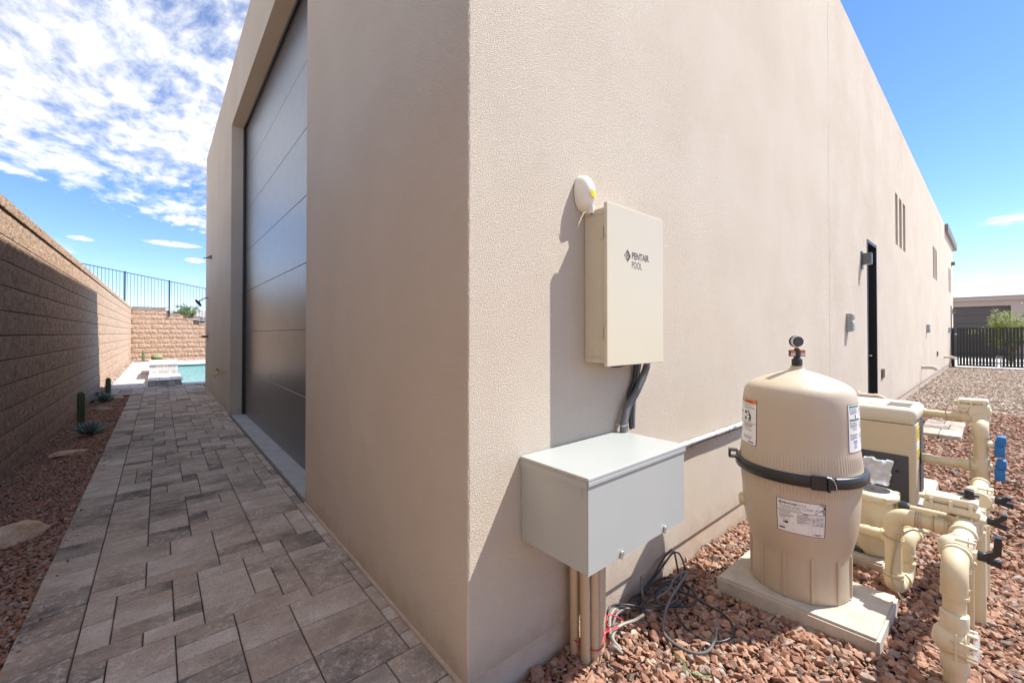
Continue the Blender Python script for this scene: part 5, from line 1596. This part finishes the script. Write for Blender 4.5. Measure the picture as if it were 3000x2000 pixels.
def tree(name, base, h, crown, label, n, leaf, m, seed, spread=1.0, sub=90, cat='tree', branches=14):
    r = random.Random(seed); t = thing(name, base, label, cat)
    b = Vector(base); bm = BM(); tips = []
    for k in range(branches):
        a = 2 * pi * k / branches + r.uniform(-.3, .3); rad = crown * r.uniform(.35, 1.0); zt = h * r.uniform(.55, 1.0) * (1 - .25 * (rad / crown) ** 2)
        p1 = b + Vector((cos(a) * rad * .15, sin(a) * rad * .15, h * .25)); p2 = b + Vector((cos(a) * rad * .55, sin(a) * rad * .55, zt * .68)); p3 = b + Vector((cos(a) * rad, sin(a) * rad, zt))
        w0 = h * .018
        pts = spl([b, p1, p2, p3], 4); tube(bm, pts, [w0 * (1 - .85 * i / (len(pts) - 1)) + .003 for i in range(len(pts))], 6)
        tips += pts[len(pts) // 2:]
        for _ in range(4):
            q0 = pts[r.randrange(len(pts) // 2, len(pts))]; q1 = q0 + Vector((r.gauss(0, 1), r.gauss(0, 1), r.uniform(0, 1.1))) * crown * .22
            tube(bm, [q0, q1], [.008, .003], 4); tips += [q1, (q0 + q1) / 2]
    obj('trunk', bm, 'bark', t, 60)
    vs, fs, rn = [], [], []
    for i in range(n):
        c = r.choice(tips); k = r.random()
        cl = c + Vector((r.gauss(0, 1), r.gauss(0, 1), r.gauss(0, .8))) * crown * .085 * spread
        for _ in range(sub):
            p = cl + Vector((r.gauss(0, 1), r.gauss(0, 1), r.gauss(0, 1))) * crown * .055 * spread
            u = Vector((r.gauss(0, 1), r.gauss(0, 1), r.gauss(0, .6))).normalized() * leaf; v = u.orthogonal().normalized() * leaf * .35
            q = len(vs); vs += [tuple(p - u), tuple(p + v), tuple(p + u), tuple(p - v)]; fs.append((q, q + 1, q + 2, q + 3)); rn.append(min(1, max(0, .55 * k + .45 * r.random())))
    me = bpy.data.meshes.new('crown'); me.from_pydata([tuple(Vector(v) - b) for v in vs], [], fs)
    a = me.attributes.new('rnd', 'FLOAT', 'FACE'); a.data.foreach_set('value', np.array(rn, np.float32)); me.materials.append(MATS[m])
    o = bpy.data.objects.new('crown', me); COL.objects.link(o); o.parent = t; o['kind'] = 'stuff'
    return t


tree('palo_verde_tree', (33.0, -1.85, -.15), 3.0, 1.25, 'small feathery yellow-green tree behind the black gate', 260, .035, 'palo_leaf', 5)
tree('palo_verde_tree', (35.0, -3.6, -.15), 2.9, 1.35, 'second feathery yellow-green tree at the right edge beyond the gate', 240, .035, 'palo_leaf', 6)

# ------------------------------------------------------------------ bed planting
def agave(x, y, s, label, seed, n=46):
    r = random.Random(seed); t = thing('agave', (x, y, bedz(x, y)), label, 'agave')
    z0 = bedz(x, y) + .035
    for i in range(n):
        f = i / n; a = i * 2.39996 + r.uniform(-.15, .15); el = R(16 + 66 * f ** 1.1) + r.uniform(-.06, .06); L_ = s * (1 - .35 * f) * r.uniform(.9, 1.08)
        d = Vector((cos(a) * cos(el), sin(a) * cos(el), sin(el))); sd_ = Vector((-sin(a), cos(a), 0)); up_ = d.cross(sd_) * -1
        bm = BM(); rows = []
        for tt, wd, lift in ((0, .45, 0), (.35, 1, .0), (.7, .62, .03), (1, .04, .08)):
            c = Vector((x, y, z0)) + d * (L_ * tt) + Vector((0, 0, L_ * lift)); w_ = s * .105 * wd
            rows.append([bm.verts.new(c - sd_ * w_ + up_ * w_ * .45), bm.verts.new(c - up_ * w_ * .1), bm.verts.new(c + sd_ * w_ + up_ * w_ * .45), bm.verts.new(c - up_ * w_ * .55)])
        for p, q in zip(rows, rows[1:]):
            for k in range(4): bm.faces.new((p[k], p[(k + 1) % 4], q[(k + 1) % 4], q[k]))
        bmesh.ops.recalc_face_normals(bm, faces=bm.faces)
        obj('leaf', bm, 'agave', t, 30)


def column_cactus(x, y, h, r, label, m='cactus_green', zb=None, ribs=9):
    z0 = (bedz(x, y) if zb is None else zb) - .02
    t = thing('columnar_cactus', (x, y, z0), label, 'cactus', 'columnar cacti')
    prof = [(r * .86, 0), (r * .95, h * .2), (r, h * .5), (r * 1.0, h * .8), (r * .97, h * .9), (r * .82, h * .95), (r * .55, h * .985), (r * .2, h)]
    bm = BM(); lathe(bm, prof, (x, y, z0), seg=ribs * 6, rfn=lambda q, hh, a: q * (1 - .17 * abs(cos(a * ribs / 2)) ** 1.5 + .05)); obj('stem', bm, m, t, 50)
    bm = BM(); rr = random.Random(int(h * 1000))
    for k in range(ribs):
        a = 2 * pi * (k + .5) / ribs
        for j in range(int(h / .035)):
            zc = z0 + .03 + j * .035
            if zc > z0 + h * .93: break
            p = Vector((x + r * cos(a), y + r * sin(a), zc))
            for q in range(3): tube(bm, [p, p + Vector((cos(a) + rr.gauss(0, .5), sin(a) + rr.gauss(0, .5), rr.gauss(0, .6))) * .018], .0011, 3, cap=False)
    obj('spine', bm, 'cable_tan', t)['kind'] = 'stuff'


agave(-1.66, 7.05, .25, 'grey-green spiky agave beside the nearer cactus in the planting bed', 1)
agave(-1.80, 11.05, .25, 'grey-green spiky agave at the far end of the planting bed', 2)
column_cactus(-1.83, 7.95, .60, .044, 'green columnar cactus against the block wall, behind the nearer agave')
column_cactus(-1.79, 11.9, .50, .044, 'shorter green columnar cactus at the far end of the planting bed')
column_cactus(-1.52, 27.3, .60, .06, 'thin pale green cactus in front of the sunny end wall', 'barrel', -.05, 7)
t = thing('barrel_cactus', (-.98, 27.0, -.05), 'low round pale green cactus in front of the sunny end wall', 'cactus')
bm = BM(); lathe(bm, [(.10, 0), (.22, .06), (.27, .16), (.25, .26), (.15, .33), (.04, .35)], (-.98, 27.0, -.05), seg=60, rfn=lambda q, hh, a: q * (1 - .12 * abs(cos(a * 10)))); obj('stem', bm, 'barrel', t, 50)


def boulder(x, y, z, s, rot, label, seed, m='boulder'):
    r = random.Random(seed); bm = BM()
    bmesh.ops.create_icosphere(bm, subdivisions=3, radius=1)
    pl = [(Vector((r.gauss(0, 1), r.gauss(0, 1), r.gauss(0, 1))).normalized(), r.uniform(.55, .85)) for _ in range(11)]
    for v in bm.verts:
        p = v.co.normalized(); k = min([1.0] + [dd / max(.001, p.dot(n_)) for n_, dd in pl if p.dot(n_) > .2])
        v.co = p * k + p * .04 * mnoise.noise(p * 4 + Vector((seed, 0, 0)))
        v.co = Vector((v.co.x * s[0], v.co.y * s[1], v.co.z * s[2]))
    bmesh.ops.rotate(bm, verts=bm.verts, matrix=Matrix.Rotation(rot, 3, 'Z')); bmesh.ops.translate(bm, verts=bm.verts, vec=(x, y, z))
    obj('boulder', bm, m, None, 28, label, 'boulder', 'boulders in the planting bed', at=(x, y, z))


boulder(-1.68, 3.14, -.040, (.20, .13, .115), .25, 'large pale tan boulder lying in the bed nearest the camera', 3)
boulder(-1.72, 5.92, -.062, (.18, .095, .055), .1, 'flat tan boulder half buried in the middle of the planting bed', 8)
boulder(-1.72, 9.8, -.07, (.17, .12, .05), .4, 'low reddish boulder between the two agaves', 12, 'red_gravel')
boulder(-1.62, 11.36, -.05, (.16, .10, .05), .2, 'small pale boulder at the far corner of the planting bed', 17)

# ------------------------------------------------------------------ pool area
bm = BM(); box(bm, -1.86, -1.10, 12.985, 27.0, -.12, -.008); box(bm, -1.10, 8, 22.35, 25.6, -.12, -.010); box(bm, -1.10, -.42, 12.985, 22.35, -.12, -.012); pd = obj('pool_deck', bm, 'joint_sand', kind='structure')
dm = {}
for j in range(int((25.6 - 12.99) / .45)):
    for i in range(2):
        y0 = 12.99 + j * .45 ; o_ = .17 if j % 2 else 0
        xa = (-1.858, -1.858 + .38 + o_, -1.12)
        x0, x1 = xa[i], xa[i + 1]
        k = (round(x1 - x0, 3),)
        if k not in dm:
            bm = BM(); box(bm, 0, x1 - x0 - .006, 0, .444, -.03, 0, .004, 1); me = bpy.data.meshes.new('tile'); bm.to_mesh(me); bm.free(); me.materials.append(MATS['deck_tile']); dm[k] = me
        inst('tile', dm[k], pd, (x0, y0, rng.uniform(-.001, .001)))
for i in range(8):
    for y0 in (22.36, 23.44, 24.52):
        k = ('b',)
        if k not in dm:
            bm = BM(); box(bm, 0, .594, 0, 1.07, -.03, 0, .004, 1); me = bpy.data.meshes.new('tile'); bm.to_mesh(me); bm.free(); me.materials.append(MATS['deck_tile']); dm[k] = me
        inst('tile', dm[k], pd, (-1.1 + i * .6, y0, rng.uniform(-.001, .001)))
bm = BM(); box(bm, -.42, 8, 12.985, 13.55, -.12, .0); obj('pool_coping', bm, 'deck_tile', kind='structure')
bm = BM(); gridmesh(bm, [-1.0 + .75 * i for i in range(13)], [13.55 + .8 * i for i in range(12)], lambda x, y: -.10); obj('pool_water', bm, 'pool_water', kind='structure')
bm = BM(); box(bm, -.44, 8, 22.30, 22.348, -.3, -.015); box(bm, -.44, -.40, 13.56, 22.3, -.3, -.015); obj('pool_edge', bm, 'pool_tile', kind='structure')
wf = thing('water_feature', (-.8, 15, 0), 'raised pale stone-tiled block with a lower ledge beside the pool', 'water feature')
bm = BM(); box(bm, -1.11, -.44, 13.16, 15.3, -.1, .118); obj('ledge_base', bm, 'roof_grey', wf)
for i in range(5):
    bm = BM(); box(bm, -1.108 + i * .134, -1.108 + (i + 1) * .134 - .003, 13.148, 13.159, -.02, .117); obj('tile', bm, 'stone_tile', wf)
for i in range(3):
    for j in range(2):
        bm = BM(); box(bm, -1.14 + i * .245, -1.14 + (i + 1) * .245 - .004, 13.12 + j * 1.1, 14.215 + j * 1.1, .1185, .143, .003, 1); obj('ledge_slab', bm, 'stone_tile', wf)
bm = BM(); box(bm, -1.13, -.455, 15.345, 17.5, -.1, .425); obj('block_core', bm, 'roof_grey', wf)
for i in range(9):
    for j in range(3):
        bm = BM(); box(bm, -1.13 + i * .075, -1.13 + (i + 1) * .075 - .003, 15.33, 15.344, .145 + j * .094 if j else .0, .236 + j * .094); obj('tile', bm, 'stone_tile', wf)
bm = BM(); box(bm, -1.16, -.43, 15.30, 17.55, .4255, .465, .005, 1); obj('cap_slab', bm, 'house_white', wf)
t = thing('deck_lid', (-1.27, 18.2, 0), 'square brown lid set in the pale pool deck', 'drain cover')
bm = BM(); box(bm, -1.39, -1.14, 17.5, 19.1, .001, .008); obj('lid', bm, 'lid_brown', t)
t = thing('paper_scrap', (-.33, 9.43, 0), 'small white scrap lying on the shaded pavers', 'scrap')
bm = BM(); box(bm, -.39, -.275, 9.38, 9.47, .003, .008); obj('sheet', bm, 'house_white', t)

# ------------------------------------------------------------------ iron fence on the end wall
fn_ = thing('iron_fence', (-.5, 28.35, 2.5), 'black iron railing with thin pickets on top of the stepped end wall', 'fence')
FY = 28.36
fx = lambda x: -.912 + (x + .912) * 1.066
fz = lambda z: 1.38 + (z - 1.38) * 1.066
def ztop(x): return fz(4.112 + (-.514 - (x + .912) / 1.066 + .912) * .1815) - .02
segs = [(-4.2, -.49, 2.80), (-.49, .20, 2.555), (.20, .92, 2.325), (.92, 2.9, 2.07)]
bm = BM(); tube(bm, [(x, FY, ztop(x)) for x in (-4.2, -2.29, -.49, 1.1, 2.9)], .022, 6); obj('top_rail', bm, 'iron_black', fn_)
for i, (x0, x1, zb) in enumerate(segs):
    bm = BM(); box(bm, x0, x1, FY - .015, FY + .015, zb - .015, zb + .015)
    if i: box(bm, x0 - .015, x0 + .015, FY - .0145, FY + .0145, zb, segs[i - 1][2])
    obj('bottom_rail', bm, 'iron_black', fn_)
for x in (-4.1, -2.29, -.49, 1.30, 2.85):
    zb = [s for s in segs if s[0] - .01 <= x <= s[1]][-1][2]
    bm = BM(); box(bm, x - .03, x + .03, FY - .03, FY + .03, zb - .22, ztop(x) + .05); obj('post', bm, 'iron_black', fn_)
x = -4.0
pk = None
while x < 2.85:
    if min(abs(x - q) for q in (-4.1, -2.29, -.49, 1.30, 2.85)) > .05:
        zb = [s for s in segs if s[0] - .01 <= x <= s[1] + .01][-1][2]
        bm = BM(); box(bm, x - .009, x + .009, FY - .009, FY + .009, zb + .015, ztop(x) - .015); obj('picket', bm, 'iron_black', fn_)
    x += .138
bm = BM(); gridmesh(bm, [-40, -2.4], [-10, 28.7, 80], lambda x, y: 2.62 if y < 60 else 2.7); obj('upper_ground', bm, 'desert_soil', kind='structure')
bm = BM(); gridmesh(bm, [-2.4, -.6], [28.66, 80], lambda x, y: 2.60); gridmesh(bm, [-.6, .2], [28.66, 80], lambda x, y: 2.3); gridmesh(bm, [.2, 12], [28.66, 80], lambda x, y: 1.8); obj('rear_terrain', bm, 'desert_soil', kind='structure')
t = thing('white_wall', (-1.3, 33, 2.6), 'low white wall seen through the bottom of the iron fence', 'wall')
bm = BM(); box(bm, -2.6, -.35, 32.9, 33.1, 2.0, 2.93, .01, 1); obj('wall', bm, 'house_white', t)
tree('desert_bush', (.25, 30.2, 1.9), 1.35, .72, 'green bushy shrub behind the stepped end wall', 120, .03, 'bush_leaf', 9, 1.3, 70, 'shrub', 12)
fh = thing('far_house', (2.6, 62, 2), 'distant white and grey house behind the iron fence near the building edge', 'house')
bm = BM(); box(bm, 1.4, 8, 60, 66, 1.0, 3.2); obj('wall', bm, 'house_white', fh)
bm = BM(); slab(bm, [(1.0, 59.6, 3.2), (8.4, 59.6, 3.2), (8.4, 63, 4.1), (1.0, 63, 4.1)], (0, 0, 1), .12); slab(bm, [(1.0, 63, 4.1), (8.4, 63, 4.1), (8.4, 66.4, 3.2), (1.0, 66.4, 3.2)], (0, 0, 1), .12); bmesh.ops.recalc_face_normals(bm, faces=bm.faces); obj('roof', bm, 'roof_grey', fh)
bm = BM(); box(bm, 2.2, 3.2, 59.97, 59.998, 1.9, 2.8); obj('window', bm, 'glass_dark', fh)

# ------------------------------------------------------------------ small fittings on the garage side
def spigot(y, z, label, s=1.0):
    t = thing('spigot', (0, y, z), label, 'spigot')
    bm = BM(); cyl(bm, (-.001, y, z), (-.006, y, z), .026 * s, 16); cyl(bm, (0, y, z), (-.07 * s, y, z), .011 * s, 12); cyl(bm, (-.06 * s, y, z), (-.105 * s, y, z - .03 * s), .013 * s, 12); cyl(bm, (-.105 * s, y, z - .03 * s), (-.118 * s, y, z - .055 * s), .015 * s, 12); cyl(bm, (-.06 * s, y, z), (-.085 * s, y, z + .04 * s), .009 * s, 10)
    obj('tap', bm, 'brass', t, 40)
    bm = BM(); cyl(bm, (-.075 * s, y + .045 * s, z + .035 * s), (-.10 * s, y - .045 * s, z + .05 * s), .010 * s, 10, .002); obj('handle', bm, 'bronze', t, 40)


spigot(7.75, .68, 'brass garden tap on the shaded stucco beyond the garage door', 1.25)
t = thing('pipe_stub', (0, 8.05, .21), 'tiny beige pipe stub low on the shaded stucco below the tap', 'pipe stub')
bm = BM(); cyl(bm, (0, 8.05, .21), (-.06, 8.05, .21), .013, 12); obj('pipe', bm, 'conduit_tan', t, 40)
t = thing('wall_bracket', (0, 10.3, 3.1), 'small flat bracket high on the far edge of the shaded stucco', 'bracket')
bm = BM(); box(bm, -.16, -.001, 10.28, 10.32, 3.085, 3.10); slab(bm, [(-.001, 10.29, 3.10), (-.12, 10.29, 3.10), (-.001, 10.29, 3.18)], (0, 1, 0), .02); obj('plate', bm, 'taupe_metal', t)
t = thing('flood_light', (0, 11.2, 2.24), 'small black flood light on an arm at the far edge of the shaded stucco', 'flood light')  # flood light hung on a bent arm
bm = BM(); tube(bm, spl([(0, 11.2, 2.25), (-.07, 11.2, 2.24), (-.14, 11.2, 2.19), (-.18, 11.2, 2.15)]), .013, 10); obj('arm', bm, 'taupe_metal', t, 40)
bm = BM(); slab(bm, [(-.26, 11.14, 2.19), (-.235, 11.14, 2.20), (-.16, 11.14, 2.135), (-.13, 11.14, 2.06), (-.145, 11.14, 2.03), (-.20, 11.14, 2.085), (-.255, 11.14, 2.165)], (0, 1, 0), .12); obj('lamp_head', bm, 'iron_black', t)
t = thing('wall_spout', (0, 11.2, 1.31), 'dark round pipe fitting at the far edge of the shaded stucco', 'pipe fitting')
bm = BM(); cyl(bm, (-.11, 11.2, 1.31), (0, 11.2, 1.31), .03, 16, .004); cyl(bm, (-.145, 11.2, 1.31), (-.10, 11.2, 1.31), .018, 12); obj('pipe', bm, 'bronze', t, 40)
bm = BM(); box(bm, -.012, -.001, 11.13, 11.27, 1.17, 1.45, .003, 1); obj('plate', bm, 'bronze', t)
